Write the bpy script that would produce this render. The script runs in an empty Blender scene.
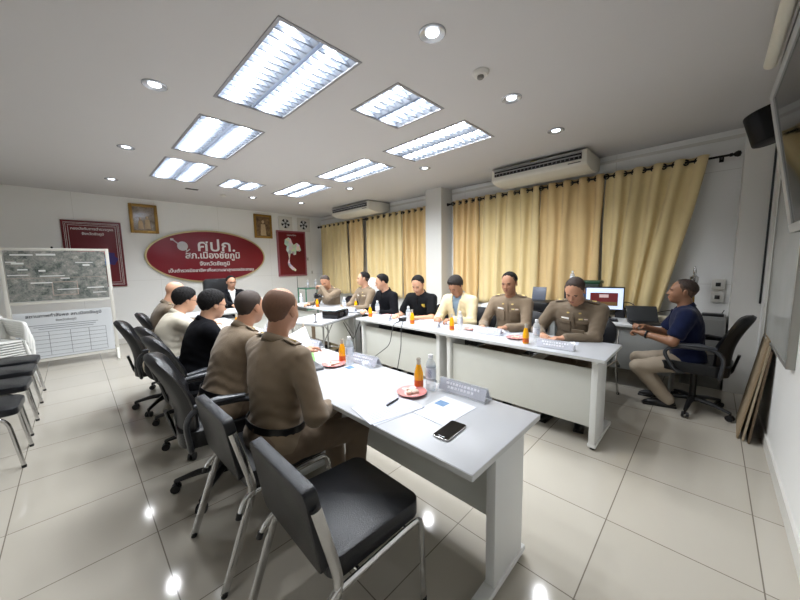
import bpy, bmesh, math, random
import numpy as np
from mathutils import Vector, Matrix, Quaternion, noise

random.seed(7)
SC = bpy.context.scene
COL = SC.collection
PI = math.pi

# ------------------------------------------------------------------ camera
def cam_setup():
    f, yaw, pit, rol, h = 318.09, 0.77508, 0.1106, -0.01887, 1.4707
    cy, sy, cp, sp = math.cos(yaw), math.sin(yaw), math.cos(pit), math.sin(pit)
    F = Vector((cy * cp, sy * cp, -sp)); r = Vector((sy, -cy, 0)); u = r.cross(F)
    r2 = r * math.cos(rol) + u * math.sin(rol); u2 = r2.cross(F)
    cam = bpy.data.cameras.new('camera'); o = bpy.data.objects.new('camera', cam)
    COL.objects.link(o)
    m = Matrix.Identity(4)
    for i in range(3):
        m[i][0] = r2[i]; m[i][1] = u2[i]; m[i][2] = -F[i]
    m[2][3] = h
    o.matrix_world = m
    cam.sensor_width = 36.0; cam.lens = f / 800.0 * 36.0
    cam.clip_start = 0.02; cam.clip_end = 60
    SC.camera = o
cam_setup()

# ------------------------------------------------------------------ world, exposure
W = bpy.data.worlds.new('world'); SC.world = W; W.use_nodes = True
W.node_tree.nodes['Background'].inputs[0].default_value = (0.9, 0.95, 1.0, 1)
W.node_tree.nodes['Background'].inputs[1].default_value = 0.3
SC.view_settings.view_transform = 'Standard'
SC.view_settings.look = 'None'
SC.view_settings.exposure = 0.0
SC.view_settings.gamma = 1.0
SC.view_settings.use_curve_mapping = False
SC.cycles.use_denoising = True
SC.cycles.max_bounces = 8
SC.cycles.diffuse_bounces = 4
SC.cycles.glossy_bounces = 4
SC.cycles.transmission_bounces = 6
SC.cycles.transparent_max_bounces = 8
SC.cycles.sample_clamp_indirect = 6.0
SC.cycles.caustics_reflective = False
SC.cycles.caustics_refractive = False
PANEL_W = 33.0        # watts of one fluorescent compartment (long panel)
DOWN_W = 6.0

CEIL = 2.9
XW, XE, YS, YN = -2.2, 5.3, -0.39, 8.4     # the inside of the room
PANELS = [(0.96, 1.87, .6, 1.2), (0.96, 3.50, .6, 1.2), (0.96, 5.09, .6, 1.2), (1.9, 5.68, .6, .6),
          (1.93, 1.87, .6, .6), (2.88, 1.87, .6, 1.2), (2.86, 3.44, .6, 1.2), (2.85, 5.06, .6, 1.2)]
DOWNS = [(1.70, 1.34), (0.58, 3.2), (0.57, 5.0), (0.56, 6.88), (2.82, 1.35), (3.84, 1.32), (3.82, 3.17), (3.75, 4.93),
         (3.75, 6.75), (2.72, 6.85)]

# ------------------------------------------------------------------ materials
def lin(c):
    return tuple(((v / 255.0) / 12.92 if v / 255.0 <= 0.04045 else ((v / 255.0 + 0.055) / 1.055) ** 2.4) for v in c)

MATS = {}
def mat(name, rgb, rough=0.5, metal=0.0, var=0.0, vscale=20, bump=0.0, bscale=60, spec=0.5, emit=None, trans=0.0, ior=1.45, coat=0.0,
        sheen=0.0, sss=0.0, alpha=1.0):
    if name in MATS: return MATS[name]
    m = bpy.data.materials.new(name); m.use_nodes = True
    nt = m.node_tree; b = nt.nodes['Principled BSDF']
    c = lin(rgb)
    b.inputs['Base Color'].default_value = (*c, 1)
    b.inputs['Roughness'].default_value = rough
    b.inputs['Metallic'].default_value = metal
    b.inputs['Specular IOR Level'].default_value = spec
    b.inputs['IOR'].default_value = ior
    b.inputs['Transmission Weight'].default_value = trans
    b.inputs['Coat Weight'].default_value = coat
    b.inputs['Sheen Weight'].default_value = sheen
    b.inputs['Alpha'].default_value = alpha
    if sss:
        b.inputs['Subsurface Weight'].default_value = sss
        b.inputs['Subsurface Radius'].default_value = (0.012, 0.005, 0.003)
    if emit:
        b.inputs['Emission Color'].default_value = (*lin(emit[0]), 1)
        b.inputs['Emission Strength'].default_value = emit[1]
    if var > 0 or bump > 0:
        tc = nt.nodes.new('ShaderNodeTexCoord')
        n = nt.nodes.new('ShaderNodeTexNoise'); n.inputs['Scale'].default_value = vscale; n.inputs['Detail'].default_value = 4
        nt.links.new(tc.outputs['Object'], n.inputs['Vector'])
        if var > 0:
            mx = nt.nodes.new('ShaderNodeMix'); mx.data_type = 'RGBA'
            mx.inputs[6].default_value = (*[v * (1 - var) for v in c], 1)
            mx.inputs[7].default_value = (*[min(1, v * (1 + var)) for v in c], 1)
            nt.links.new(n.outputs['Fac'], mx.inputs[0]); nt.links.new(mx.outputs[2], b.inputs['Base Color'])
        if bump > 0:
            n2 = nt.nodes.new('ShaderNodeTexNoise'); n2.inputs['Scale'].default_value = bscale; n2.inputs['Detail'].default_value = 3
            nt.links.new(tc.outputs['Object'], n2.inputs['Vector'])
            bp = nt.nodes.new('ShaderNodeBump'); bp.inputs['Strength'].default_value = bump; bp.inputs['Distance'].default_value = 0.01
            nt.links.new(n2.outputs['Fac'], bp.inputs['Height']); nt.links.new(bp.outputs['Normal'], b.inputs['Normal'])
    MATS[name] = m
    return m

def brick_mat(name, rgb, rgb2, grout, w, h, off, mortar, rough, plane='XY', spec=0.5, bump=0.0, var=0.03):
    m = bpy.data.materials.new(name); m.use_nodes = True
    nt = m.node_tree; b = nt.nodes['Principled BSDF']
    tc = nt.nodes.new('ShaderNodeTexCoord')
    sep = nt.nodes.new('ShaderNodeSeparateXYZ'); com = nt.nodes.new('ShaderNodeCombineXYZ')
    nt.links.new(tc.outputs['Object'], sep.inputs[0])
    a, c = {'XY': (0, 1), 'XZ': (0, 2), 'YZ': (1, 2)}[plane]
    for k, (src, o_) in enumerate(((a, off[0]), (c, off[1]))):
        s = nt.nodes.new('ShaderNodeMath'); s.operation = 'SUBTRACT'; s.inputs[1].default_value = o_
        nt.links.new(sep.outputs[src], s.inputs[0]); nt.links.new(s.outputs[0], com.inputs[k])
    br = nt.nodes.new('ShaderNodeTexBrick')
    br.offset = 0.0; br.squash = 1.0
    br.inputs['Scale'].default_value = 1.0
    br.inputs['Brick Width'].default_value = w; br.inputs['Row Height'].default_value = h
    br.inputs['Mortar Size'].default_value = mortar; br.inputs['Mortar Smooth'].default_value = 0.1
    br.inputs['Color1'].default_value = (*lin(rgb), 1); br.inputs['Color2'].default_value = (*lin(rgb2), 1)
    br.inputs['Mortar'].default_value = (*lin(grout), 1)
    nt.links.new(com.outputs[0], br.inputs['Vector'])
    n = nt.nodes.new('ShaderNodeTexNoise'); n.inputs['Scale'].default_value = 2.5; n.inputs['Detail'].default_value = 5
    nt.links.new(tc.outputs['Object'], n.inputs['Vector'])
    mr = nt.nodes.new('ShaderNodeMapRange'); mr.inputs[3].default_value = 1 - var; mr.inputs[4].default_value = 1 + var
    nt.links.new(n.outputs['Fac'], mr.inputs[0])
    vm = nt.nodes.new('ShaderNodeVectorMath'); vm.operation = 'SCALE'
    nt.links.new(br.outputs['Color'], vm.inputs[0]); nt.links.new(mr.outputs[0], vm.inputs['Scale'])
    nt.links.new(vm.outputs[0], b.inputs['Base Color'])
    b.inputs['Roughness'].default_value = rough; b.inputs['Specular IOR Level'].default_value = spec
    if bump:
        bp = nt.nodes.new('ShaderNodeBump'); bp.inputs['Strength'].default_value = bump; bp.inputs['Distance'].default_value = 0.004
        bp.invert = True
        nt.links.new(br.outputs['Fac'], bp.inputs['Height']); nt.links.new(bp.outputs['Normal'], b.inputs['Normal'])
    MATS[name] = m
    return m

FLOOR_M = brick_mat('floor_tile', (187, 181, 169), (182, 176, 164), (122, 115, 105), .6, .6, (.2006, .3421), .0028, .09, 'XY', spec=0.55, bump=.2)
WALL_M = brick_mat('wall_panel', (236, 236, 234), (234, 234, 232), (212, 211, 207), 1.2, 2.4, (0.1, -1.15), .0025, .55, 'XZ', bump=.15, var=.015)
WALL_E = brick_mat('wall_panel_side', (236, 236, 234), (234, 234, 232), (210, 208, 204), 1.2, 1.3, (-.18, 1.17), .003, .55, 'YZ', bump=.15, var=.015)
CEIL_M = mat('ceiling_paint', (202, 200, 199), .8, var=.012, vscale=3)
TRIM_M = mat('trim_white', (214, 212, 206), .45)
WHITE = mat('white_laminate', (184, 186, 190), .32, var=.01, vscale=6)
LEGM = mat('table_metal_white', (214, 215, 213), .38)
MODM = mat('modesty_grey', (205, 206, 200), .5, var=.03, vscale=8)
EDGEM = mat('table_edge_grey', (196, 197, 196), .45)
CHROME = mat('chrome', (205, 205, 205), .16, 1.0)
STEEL = mat('brushed_steel', (168, 168, 166), .32, 1.0)
LEATHER = mat('black_leather', (15, 16, 19), .34, bump=.25, bscale=160, var=.15)
LEATHER2 = mat('black_vinyl', (15, 17, 22), .36, bump=.2, bscale=220, var=.1)
BACKSHELL = mat('chair_back_shell', (32, 32, 34), .5, bump=.1)
BLKPL = mat('black_plastic', (20, 20, 22), .4)
BLKGL = mat('black_gloss', (12, 12, 14), .12)
GREYPL = mat('arm_plastic', (58, 60, 64), .28)
GOLD = mat('gold_frame', (150, 116, 56), .38, .6, var=.2, vscale=60)
RED = mat('sign_red', (122, 22, 36), .38, var=.03, vscale=4)
DRED = mat('poster_red', (98, 18, 28), .3, var=.05)
SILV = mat('letter_silver', (226, 224, 222), .4)
PAPER = mat('paper', (212, 216, 228), .7)
ALU = mat('aluminium', (176, 178, 180), .35, .8)

# ------------------------------------------------------------------ object helpers
def tagit(o, label=None, cat=None, group=None, kind=None):
    if label: o['label'] = label
    if cat: o['category'] = cat
    if group: o['group'] = group
    if kind: o['kind'] = kind
    return o

def thing(name, label, cat, loc=(0, 0, 0), rz=0.0, group=None):
    o = bpy.data.objects.new(name, None); COL.objects.link(o)
    o.empty_display_size = .1
    o.location = loc; o.rotation_euler = (0, 0, rz)
    return tagit(o, label, cat, group)

def obj(name, bm, m, parent=None, smooth=True, angle=35, mods=None):
    me = bpy.data.meshes.new(name)
    bmesh.ops.recalc_face_normals(bm, faces=bm.faces[:])
    bm.to_mesh(me); bm.free()
    return link_mesh(name, me, m, parent, smooth, angle)

def link_mesh(name, me, m, parent=None, smooth=True, angle=35):
    for mm in (m if isinstance(m, (list, tuple)) else [m]): me.materials.append(mm)
    if smooth:
        me.polygons.foreach_set('use_smooth', [True] * len(me.polygons))
        if angle < 180:
            me.set_sharp_from_angle(angle=math.radians(angle))
    o = bpy.data.objects.new(name, me); COL.objects.link(o)
    if parent: o.parent = parent
    return o

def dup(o, parent=None):
    c = o.copy(); COL.objects.link(c)
    if parent: c.parent = parent
    for ch in list(o.children): dup(ch, c)
    return c

def place(o, loc, rz=None, label=None, group=None):
    o.location = loc
    if rz is not None: o.rotation_euler = (0, 0, rz)
    if label: o['label'] = label
    if group: o['group'] = group
    return o

def BM(): return bmesh.new()

def box(bm, x0, x1, y0, y1, z0, z1, bev=0.0, seg=2, M=None):
    sub = bmesh.new()
    r = bmesh.ops.create_cube(sub, size=1)
    for v in sub.verts:
        v.co = Vector(((x0 + x1) / 2 + v.co.x * (x1 - x0), (y0 + y1) / 2 + v.co.y * (y1 - y0), (z0 + z1) / 2 + v.co.z * (z1 - z0)))
    if bev > 0:
        bmesh.ops.bevel(sub, geom=sub.edges[:], offset=bev, segments=seg, profile=.5, affect='EDGES', clamp_overlap=True)
    return merge(bm, sub, M)

def merge(bm, sub, M=None):
    if M is not None: bmesh.ops.transform(sub, matrix=M, verts=sub.verts[:])
    me = bpy.data.meshes.new('tmp'); sub.to_mesh(me); sub.free()
    n = len(bm.verts)
    bm.from_mesh(me); bpy.data.meshes.remove(me)
    bm.verts.ensure_lookup_table()
    return bm.verts[n:]

def cyl(bm, p0, p1, r0, r1=None, seg=16, caps=True):
    r1 = r0 if r1 is None else r1
    return tube(bm, [p0, p1], [r0, r1], seg, caps)

def tube(bm, pts, rad, seg=12, caps=True, flat=None, closed=False):
    """sweep a circle (or an ellipse: flat=(axis, ratio)) along pts"""
    pts = [Vector(p) for p in pts]
    n = len(pts)
    if not isinstance(rad, (list, tuple)): rad = [rad] * n
    def tang(i):
        if closed: return (pts[(i + 1) % n] - pts[i - 1]).normalized()
        if i == 0: return (pts[1] - pts[0]).normalized()
        if i == n - 1: return (pts[-1] - pts[-2]).normalized()
        return ((pts[i + 1] - pts[i]).normalized() + (pts[i] - pts[i - 1]).normalized()).normalized()
    t = tang(0)
    ref = Vector(flat[0]) if flat else (Vector((0, 0, 1)) if abs(t.z) < .9 else Vector((1, 0, 0)))
    nrm = (ref - t * ref.dot(t)).normalized()
    rings = []
    for i in range(n):
        t2 = tang(i)
        if flat:
            nrm = (ref - t2 * ref.dot(t2)); nrm = nrm.normalized() if nrm.length > 1e-5 else Vector((1, 0, 0))
        else:
            q = t.rotation_difference(t2); nrm = (q @ nrm).normalized()
        t = t2
        b = t.cross(nrm)
        ring = []
        for k in range(seg):
            a = 2 * PI * k / seg
            ring.append(bm.verts.new(pts[i] + nrm * (math.cos(a) * rad[i] * (flat[1] if flat else 1)) + b * (math.sin(a) * rad[i])))
        rings.append(ring)
    m = n if closed else n - 1
    for i in range(m):
        A, B = rings[i], rings[(i + 1) % n]
        for k in range(seg):
            bm.faces.new((A[k], A[(k + 1) % seg], B[(k + 1) % seg], B[k]))
    if caps and not closed:
        bm.faces.new(rings[0][::-1]); bm.faces.new(rings[-1])
    return [v for r in rings for v in r]

def arcpts(pts, r=0.05, n=5):
    """round the corners of a polyline"""
    pts = [Vector(p) for p in pts]; out = [pts[0]]
    for i in range(1, len(pts) - 1):
        a, b, c = pts[i - 1], pts[i], pts[i + 1]
        d1 = min(r, (a - b).length * .48); d2 = min(r, (c - b).length * .48)
        p, q = b + (a - b).normalized() * d1, b + (c - b).normalized() * d2
        for k in range(n + 1):
            t = k / n
            out.append(p * (1 - t) ** 2 + b * 2 * t * (1 - t) + q * t * t)
    out.append(pts[-1])
    return out

def lathe(bm, prof, seg=20, M=None, sx=1, sy=1):
    sub = bmesh.new(); rings = []
    for r, z in prof:
        if r < 1e-5: rings.append([sub.verts.new((0, 0, z))])
        else: rings.append([sub.verts.new((r * sx * math.cos(2 * PI * k / seg), r * sy * math.sin(2 * PI * k / seg), z)) for k in range(seg)])
    for A, B in zip(rings, rings[1:]):
        if len(A) == 1 and len(B) == 1: continue
        for k in range(seg):
            k2 = (k + 1) % seg
            if len(A) == 1: sub.faces.new((A[0], B[k2], B[k]))
            elif len(B) == 1: sub.faces.new((A[k], A[k2], B[0]))
            else: sub.faces.new((A[k], A[k2], B[k2], B[k]))
    return merge(bm, sub, M)

def prism(bm, poly, h0, h1, axis='Z', bev=0.0, M=None):
    """extrude a 2D polygon; axis Z: (x,y)->z; Y: (x,z)->y; X: (y,z)->x"""
    sub = bmesh.new()
    def P(a, b, h): return {'Z': (a, b, h), 'Y': (a, h, b), 'X': (h, a, b)}[axis]
    lo = [sub.verts.new(P(a, b, h0)) for a, b in poly]; hi = [sub.verts.new(P(a, b, h1)) for a, b in poly]
    n = len(poly)
    sub.faces.new(lo[::-1]); sub.faces.new(hi)
    for i in range(n): sub.faces.new((lo[i], lo[(i + 1) % n], hi[(i + 1) % n], hi[i]))
    bmesh.ops.recalc_face_normals(sub, faces=sub.faces[:])
    if bev > 0: bmesh.ops.bevel(sub, geom=sub.edges[:], offset=bev, segments=2, profile=.5, affect='EDGES', clamp_overlap=True)
    return merge(bm, sub, M)

def ball(bm, c, r, seg=16, M=None):
    sub = bmesh.new(); bmesh.ops.create_uvsphere(sub, u_segments=seg, v_segments=seg // 2 + 2, radius=1)
    r = r if isinstance(r, (tuple, list)) else (r, r, r)
    for v in sub.verts: v.co = Vector((v.co.x * r[0], v.co.y * r[1], v.co.z * r[2]))
    T = Matrix.Translation(c)
    return merge(bm, sub, T @ M if M is not None else T)

def rrect(w, h, r, n=6, cx=0, cy=0):
    out = []
    for (sx, sy, a0) in ((1, 1, 0), (-1, 1, 90), (-1, -1, 180), (1, -1, 270)):
        for k in range(n + 1):
            a = math.radians(a0 + 90 * k / n)
            out.append((cx + sx * (w / 2 - r) + r * math.cos(a), cy + sy * (h / 2 - r) + r * math.sin(a)))
    return out

def grid_surface(bm, fn, nu, nv, closed_u=False):
    V = [[bm.verts.new(fn(i / (nu if closed_u else nu - 1), j / (nv - 1))) for j in range(nv)] for i in range(nu)]
    for i in range(nu if closed_u else nu - 1):
        for j in range(nv - 1):
            i2 = (i + 1) % nu
            bm.faces.new((V[i][j], V[i2][j], V[i2][j + 1], V[i][j + 1]))
    return V

def text(name, s, size, m, parent, loc, rot=(PI / 2, 0, 0), ext=.003, off=.0, align='CENTER', wx=1.0):
    cu = bpy.data.curves.new(name, 'FONT'); cu.body = s; cu.size = size
    cu.extrude = ext; cu.offset = off; cu.align_x = align; cu.align_y = 'CENTER'; cu.resolution_u = 3
    cu.materials.append(m)
    tmp = bpy.data.objects.new(name, cu); COL.objects.link(tmp)
    bpy.context.view_layer.update()
    me = bpy.data.meshes.new_from_object(tmp.evaluated_get(bpy.context.evaluated_depsgraph_get()))
    bpy.data.objects.remove(tmp); me.name = name
    if not me.materials: me.materials.append(m)
    o = bpy.data.objects.new(name, me); COL.objects.link(o)
    o.parent = parent; o.location = loc; o.rotation_euler = rot; o.scale = (wx, 1, 1)
    return o

def struct(name, bm, m, smooth=False):
    o = obj(name, bm, m, None, smooth); o['kind'] = 'structure'; return o
# ------------------------------------------------------------------ the room
def room():
    bm = BM(); box(bm, XW - .1, XE + .1, YS - .1, YN + .1, -.1, 0); struct('floor', bm, FLOOR_M)
    # ceiling with the openings of the light fittings
    xs = sorted({XW - .1, XE + .1} | {round(p[0] + d, 4) for p in PANELS for d in (0, p[2])})
    ys = sorted({YS - .1, YN + .1} | {round(p[1] + d, 4) for p in PANELS for d in (0, p[3])})
    bm = BM()
    for a, b in zip(xs, xs[1:]):
        for c, d in zip(ys, ys[1:]):
            mx, my = (a + b) / 2, (c + d) / 2
            if any(p[0] < mx < p[0] + p[2] and p[1] < my < p[1] + p[3] for p in PANELS): continue
            v = [bm.verts.new(q) for q in ((a, c, CEIL), (a, d, CEIL), (b, d, CEIL), (b, c, CEIL))]
            bm.faces.new(v)
    bmesh.ops.remove_doubles(bm, verts=bm.verts[:], dist=1e-4)
    struct('ceiling', bm, CEIL_M)
    bm = BM(); box(bm, XW - .1, XE + .1, YN, YN + .1, 0, CEIL + .1); struct('wall_north', bm, WALL_M)
    bm = BM(); box(bm, XE, XE + .1, YS, YN, 0, CEIL + .1); struct('wall_east', bm, WALL_E)
    bm = BM(); box(bm, XW - .1, XE + .1, YS - .1, YS, 0, CEIL + .1); struct('wall_south', bm, mat('wall_near', (236, 236, 234), .5, var=.01, vscale=3))
    bm = BM(); box(bm, XW - .1, XW, YS, YN, 0, CEIL + .1); struct('wall_west', bm, WALL_M)
    # two square columns on the curtain side
    bm = BM(); box(bm, 4.95, XE, 3.72, 4.10, 0, CEIL); struct('trim_1', bm, TRIM_M)
    bm = BM(); box(bm, 4.95, XE, YS, -.17, 0, CEIL); struct('trim_2', bm, TRIM_M)
    bm = BM(); box(bm, XE - .012, XE, -.17, 3.72, 2.80, 2.835); box(bm, XE - .012, XE, 4.10, YN, 2.80, 2.835); struct('reflection_strip', bm, TRIM_M)  # thin strip standing in for the light reflected along the ceiling line
    bm = BM(); box(bm, 4.56, 4.60, YS, YS + .015, 0.1, CEIL); struct('trim_4', bm, TRIM_M)
    for nm, a in (('south', (XW, 4.95, YS, YS + .014)), ('north', (XW, XE, YN - .014, YN)), ('east', (XE - .014, XE, -.17, 3.72))):
        bm = BM(); box(bm, *a, 0, .1); struct('baseboard_' + nm, bm, TRIM_M)
room()

# ------------------------------------------------------------------ ceiling lights
LOUV = mat('louver_metal', (150, 156, 166), .35, .5)
TUBEM = mat('fluorescent_tube', (255, 255, 255), .5, emit=((232, 242, 255), 9.0))
REFL = mat('light_reflector', (225, 230, 238), .3, .2)
FRAMEM = mat('light_frame', (150, 150, 152), .4, .3)
def fitting(x0, y0, w, l, label):
    t = thing('ceiling_light', label, 'ceiling light', (x0 + w / 2, y0 + l / 2, CEIL), 0, 'recessed louvred ceiling lights')
    a, b = w / 2, l / 2
    bm = BM()
    f = .016
    box(bm, -a - .006, -a + f, -b - .006, b + .006, -.006, .002); box(bm, a - f, a + .006, -b - .006, b + .006, -.006, .002)
    box(bm, -a + f, a - f, -b - .006, -b + f, -.006, .002); box(bm, -a + f, a - f, b - f, b + .006, -.006, .002)
    obj('frame', bm, FRAMEM, t, False)
    bm = BM()
    H = .1
    for c in ((-a, -a + .004, -b, b), (a - .004, a, -b, b), (-a, a, -b, -b + .004), (-a, a, b - .004, b)): box(bm, *c, .002, H)
    box(bm, -a, a, -b, b, H, H + .004)
    obj('reflector', bm, REFL, t, False)
    ncell = 14 if l > 1 else 6
    for k, s in enumerate((-1, 1)):
        cx = s * w / 4
        bm = BM(); cyl(bm, (cx, -b + .03, .058), (cx, b - .03, .058), .014, seg=10)
        obj('tube', bm, TUBEM, t)
        bm = BM()
        # sloping sides of one louvre channel, and its cross blades
        for e in (-1, 1):
            xo, xi = cx + e * (w / 4 - .014), cx + e * (w / 4 - .05)
            v = [bm.verts.new(q) for q in ((xo, -b + .01, .0), (xo, b - .01, .0), (xi, b - .01, .032), (xi, -b + .01, .032))]
            bm.faces.new(v)
            v = [bm.verts.new(q) for q in ((xo, -b + .01, .0), (xo, b - .01, .0), (xo, b - .01, .032), (xo, -b + .01, .032))]
            bm.faces.new(v)
        for i in range(ncell + 1):
            y = -b + .02 + (l - .04) * i / ncell
            wtop, wbot = w / 4 - .05, w / 4 - .016
            for dy in (-.004, .004):
                v = [bm.verts.new(q) for q in ((cx - wbot, y + dy * 1.6, .0), (cx + wbot, y + dy * 1.6, .0), (cx + wtop, y + dy * .3, .032), (cx - wtop, y + dy * .3, .032))]
                bm.faces.new(v)
        obj('louver', bm, LOUV, t, False)
        L = bpy.data.lights.new('tube_light', 'AREA'); L.shape = 'RECTANGLE'; L.size = .10; L.size_y = l - .1
        L.energy = PANEL_W * (1 if l > 1 else .5); L.color = (.93, .965, 1.0)
        lo = bpy.data.objects.new('tube_light', L); COL.objects.link(lo); lo.parent = t; lo.location = (cx, 0, .036)
PANELS.append((-1.6, .15, .6, 1.2)); DOWNS.append((.57, 1.34))  # panel and downlight added out of view, meant to brighten the near side
PL = ['large louvred ceiling light nearest the camera, over the near end of the left tables',
      'louvred ceiling light second along the left row over the seated backs',
      'louvred ceiling light third along the left row toward the oval sign',
      'small square louvred ceiling light at the sign end of the room',
      'small square louvred ceiling light beside the smoke detector',
      'louvred ceiling light nearest the curtains, above the near end of the right tables',
      'louvred ceiling light second along the curtain side row',
      'louvred ceiling light last along the curtain side row, toward the extractor fans',
      'added unseen louvred ceiling light behind the camera, meant to brighten the near side']
for p, lb in zip(PANELS, PL): fitting(*p, lb)

def downlight(x, y, label):
    t = thing('downlight', label, 'downlight', (x, y, CEIL), 0, 'round recessed downlights')
    bm = BM(); lathe(bm, [(.085, 0), (.085, -.006), (.078, -.011), (.070, -.008), (.044, -.002), (.042, 0)], 28)
    obj('trim_ring', bm, mat('downlight_ring', (196, 200, 206), .25, .5), t)
    bm = BM(); lathe(bm, [(.0, -.004), (.040, -.004), (.042, -.001)], 24)
    obj('lens', bm, mat('downlight_lens', (250, 252, 255), .4, emit=((235, 244, 255), 5.0)), t)
    L = bpy.data.lights.new('lamp', 'SPOT'); L.energy = DOWN_W * 6; L.color = (.95, .97, 1); L.spot_size = 2.3; L.spot_blend = .8; L.shadow_soft_size = .05
    lo = bpy.data.objects.new('lamp', L); COL.objects.link(lo); lo.parent = t; lo.location = (0, 0, -.07)
DL = ['round downlight nearest the camera, high above the gap between the tables', 'round downlight left of the second left-row light panel',
      'round downlight left of the third left-row light panel', 'round downlight farthest along the left row, near the gold frame',
      'round downlight beside the smoke detector on the curtain side', 'round downlight close to the near air conditioner',
      'round downlight in front of the white column', 'round downlight between the column and the far air conditioner',
      'round downlight by the far corner, beside the far air conditioner', 'round downlight at the sign end, above the gold framed print', 'added unseen round downlight over the near black chairs, meant to brighten them']
for q, lb in zip(DOWNS, DL): downlight(*q, lb)

t = thing('smoke_detector', 'small round white smoke detector on the ceiling', 'smoke detector', (2.28, 1.34, CEIL))
bm = BM(); lathe(bm, [(.062, 0), (.062, -.012), (.05, -.028), (.0, -.03)], 24); obj('body', bm, TRIM_M, t)
bm = BM(); lathe(bm, [(.024, -.028), (.026, -.042), (.018, -.05), (0, -.05)], 16); obj('sensor', bm, mat('sensor_grey', (120, 118, 114), .5), t)
bm = BM()
for k in range(4): box(bm, -.1, .1, -.04 + k * .026, -.03 + k * .026, -.006, 0)
o = obj('ceiling_vent', bm, mat('vent_dark', (95, 92, 90), .6)); o.location = (1.64, 6.82, CEIL)
tagit(o, 'small slotted grey vent in the far part of the ceiling', 'vent')
t = thing('heat_detector', 'tiny round white detector on the far part of the ceiling', 'heat detector', (2.21, 6.99, CEIL))
bm = BM(); lathe(bm, [(.05, 0), (.05, -.015), (.03, -.03), (0, -.032)], 20); obj('body', bm, TRIM_M, t)

# ------------------------------------------------------------------ writing board, posters and frames on the sign wall
def wall_thing(name, label, cat, x, z, group=None):
    return thing(name, label, cat, (x, YN, z), 0, group)

# the oval sign
t = wall_thing('oval_sign', 'large dark red oval sign with silver Thai lettering and a gold rim', 'sign', 2.29, 1.74)
def ell(n, a, b): return [(a * math.cos(2 * PI * k / n), b * math.sin(2 * PI * k / n)) for k in range(n)]
bm = BM(); prism(bm, ell(96, 1.235, .595), -.05, -.001, 'Y', .008); obj('rim', bm, mat('sign_gold', (204, 190, 146), .35, .4), t)
bm = BM(); prism(bm, ell(96, 1.20, .56), -.058, -.045, 'Y', .003); obj('panel', bm, RED, t)
for s, sz, z, x, off in (('ศปก.', .36, .235, .12, .005), ('สภ.เมืองชัยภูมิ', .20, .02, .05, .004), ('จังหวัดชัยภูมิ', .125, -.165, .06, .0025),
                  ('เป็นตำรวจมืออาชีพ', .096, -.315, -.50, .0018), ('เพื่อความผาสุกของประชาชน', .096, -.315, .40, .0018)):
    o = text('lettering', s, sz, SILV, t, (x, -.062, z), ext=.004, off=off, wx=1.12 if sz > .3 else 1.0)
bm = BM(); M = Matrix.Translation((-.56, -.07, .225)) @ Matrix.Rotation(PI / 2, 4, 'X')
lathe(bm, [(0, 0), (.1, 0), (.1, .008), (.08, .014), (.07, .006), (.045, .006), (.035, .02), (0, .024)], 28, M)
tube(bm, [(-.74, -.075, .365), (-.47, -.075, .12)], [.012, .012], 8)
tube(bm, [(-.51, -.08, .09), (-.43, -.08, .16)], [.01, .01], 8)
box(bm, -.775, -.715, -.082, -.07, .34, .385, .006)
for k in range(8):
    a = k * PI / 4
    tube(bm, [(-.56 + .05 * math.cos(a), -.082, .225 + .05 * math.sin(a)), (-.56 + .085 * math.cos(a), -.082, .225 + .085 * math.sin(a))], .006, 6)
obj('emblem', bm, mat('emblem_silver', (205, 200, 200), .35, .5), t)

# red poster left
t = wall_thing('wall_poster', 'dark red wall poster with white stripes, partly behind the map easel', 'poster', .33, 1.77)
bm = BM(); prism(bm, rrect(.82, 1.24, .005), -.03, -.001, 'Y'); obj('board', bm, DRED, t)
bm = BM()
for k, d in enumerate((.035, .055, .085)):
    a, b, w = .41 - d, .62 - d, .005
    for c in ((-a, -a + w, -b, b), (a - w, a, -b, b), (-a, a, -b, -b + w), (-a, a, b - w, b)):
        box(bm, c[0], c[1], -.033, -.03, c[2], c[3])
obj('stripe_border', bm, SILV, t)
text('lettering', 'กองบังคับการตำรวจภูธร', .06, SILV, t, (0, -.033, .47), ext=.001, off=.001)
text('lettering', 'จังหวัดชัยภูมิ', .06, SILV, t, (0, -.033, .38), ext=.001, off=.001)
def blob(c, n, r, sd):
    rr = random.Random(sd)
    return [(c[0] + r[0] * (1 + rr.uniform(-.25, .25)) * math.cos(2 * PI * k / n), c[1] + r[1] * (1 + rr.uniform(-.25, .25)) * math.sin(2 * PI * k / n)) for k in range(n)]
for nm, col, c, r, sd in (('red', (186, 34, 48), (-.12, .0), (.14, .10), 1), ('violet', (46, 30, 96), (.2, -.08), (.10, .13), 2),
                          ('blue', (50, 110, 190), (.12, -.14), (.07, .07), 3), ('pink', (190, 92, 100), (.12, .06), (.07, .05), 4), ('navy', (34, 34, 90), (0, -.3), (.12, .12), 5)):
    bm = BM(); prism(bm, blob(c, 14, r, sd), -.034 - sd * .0006, -.029, 'Y'); obj('map_patch', bm, mat('patch_' + nm, col, .5), t, False)

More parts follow.
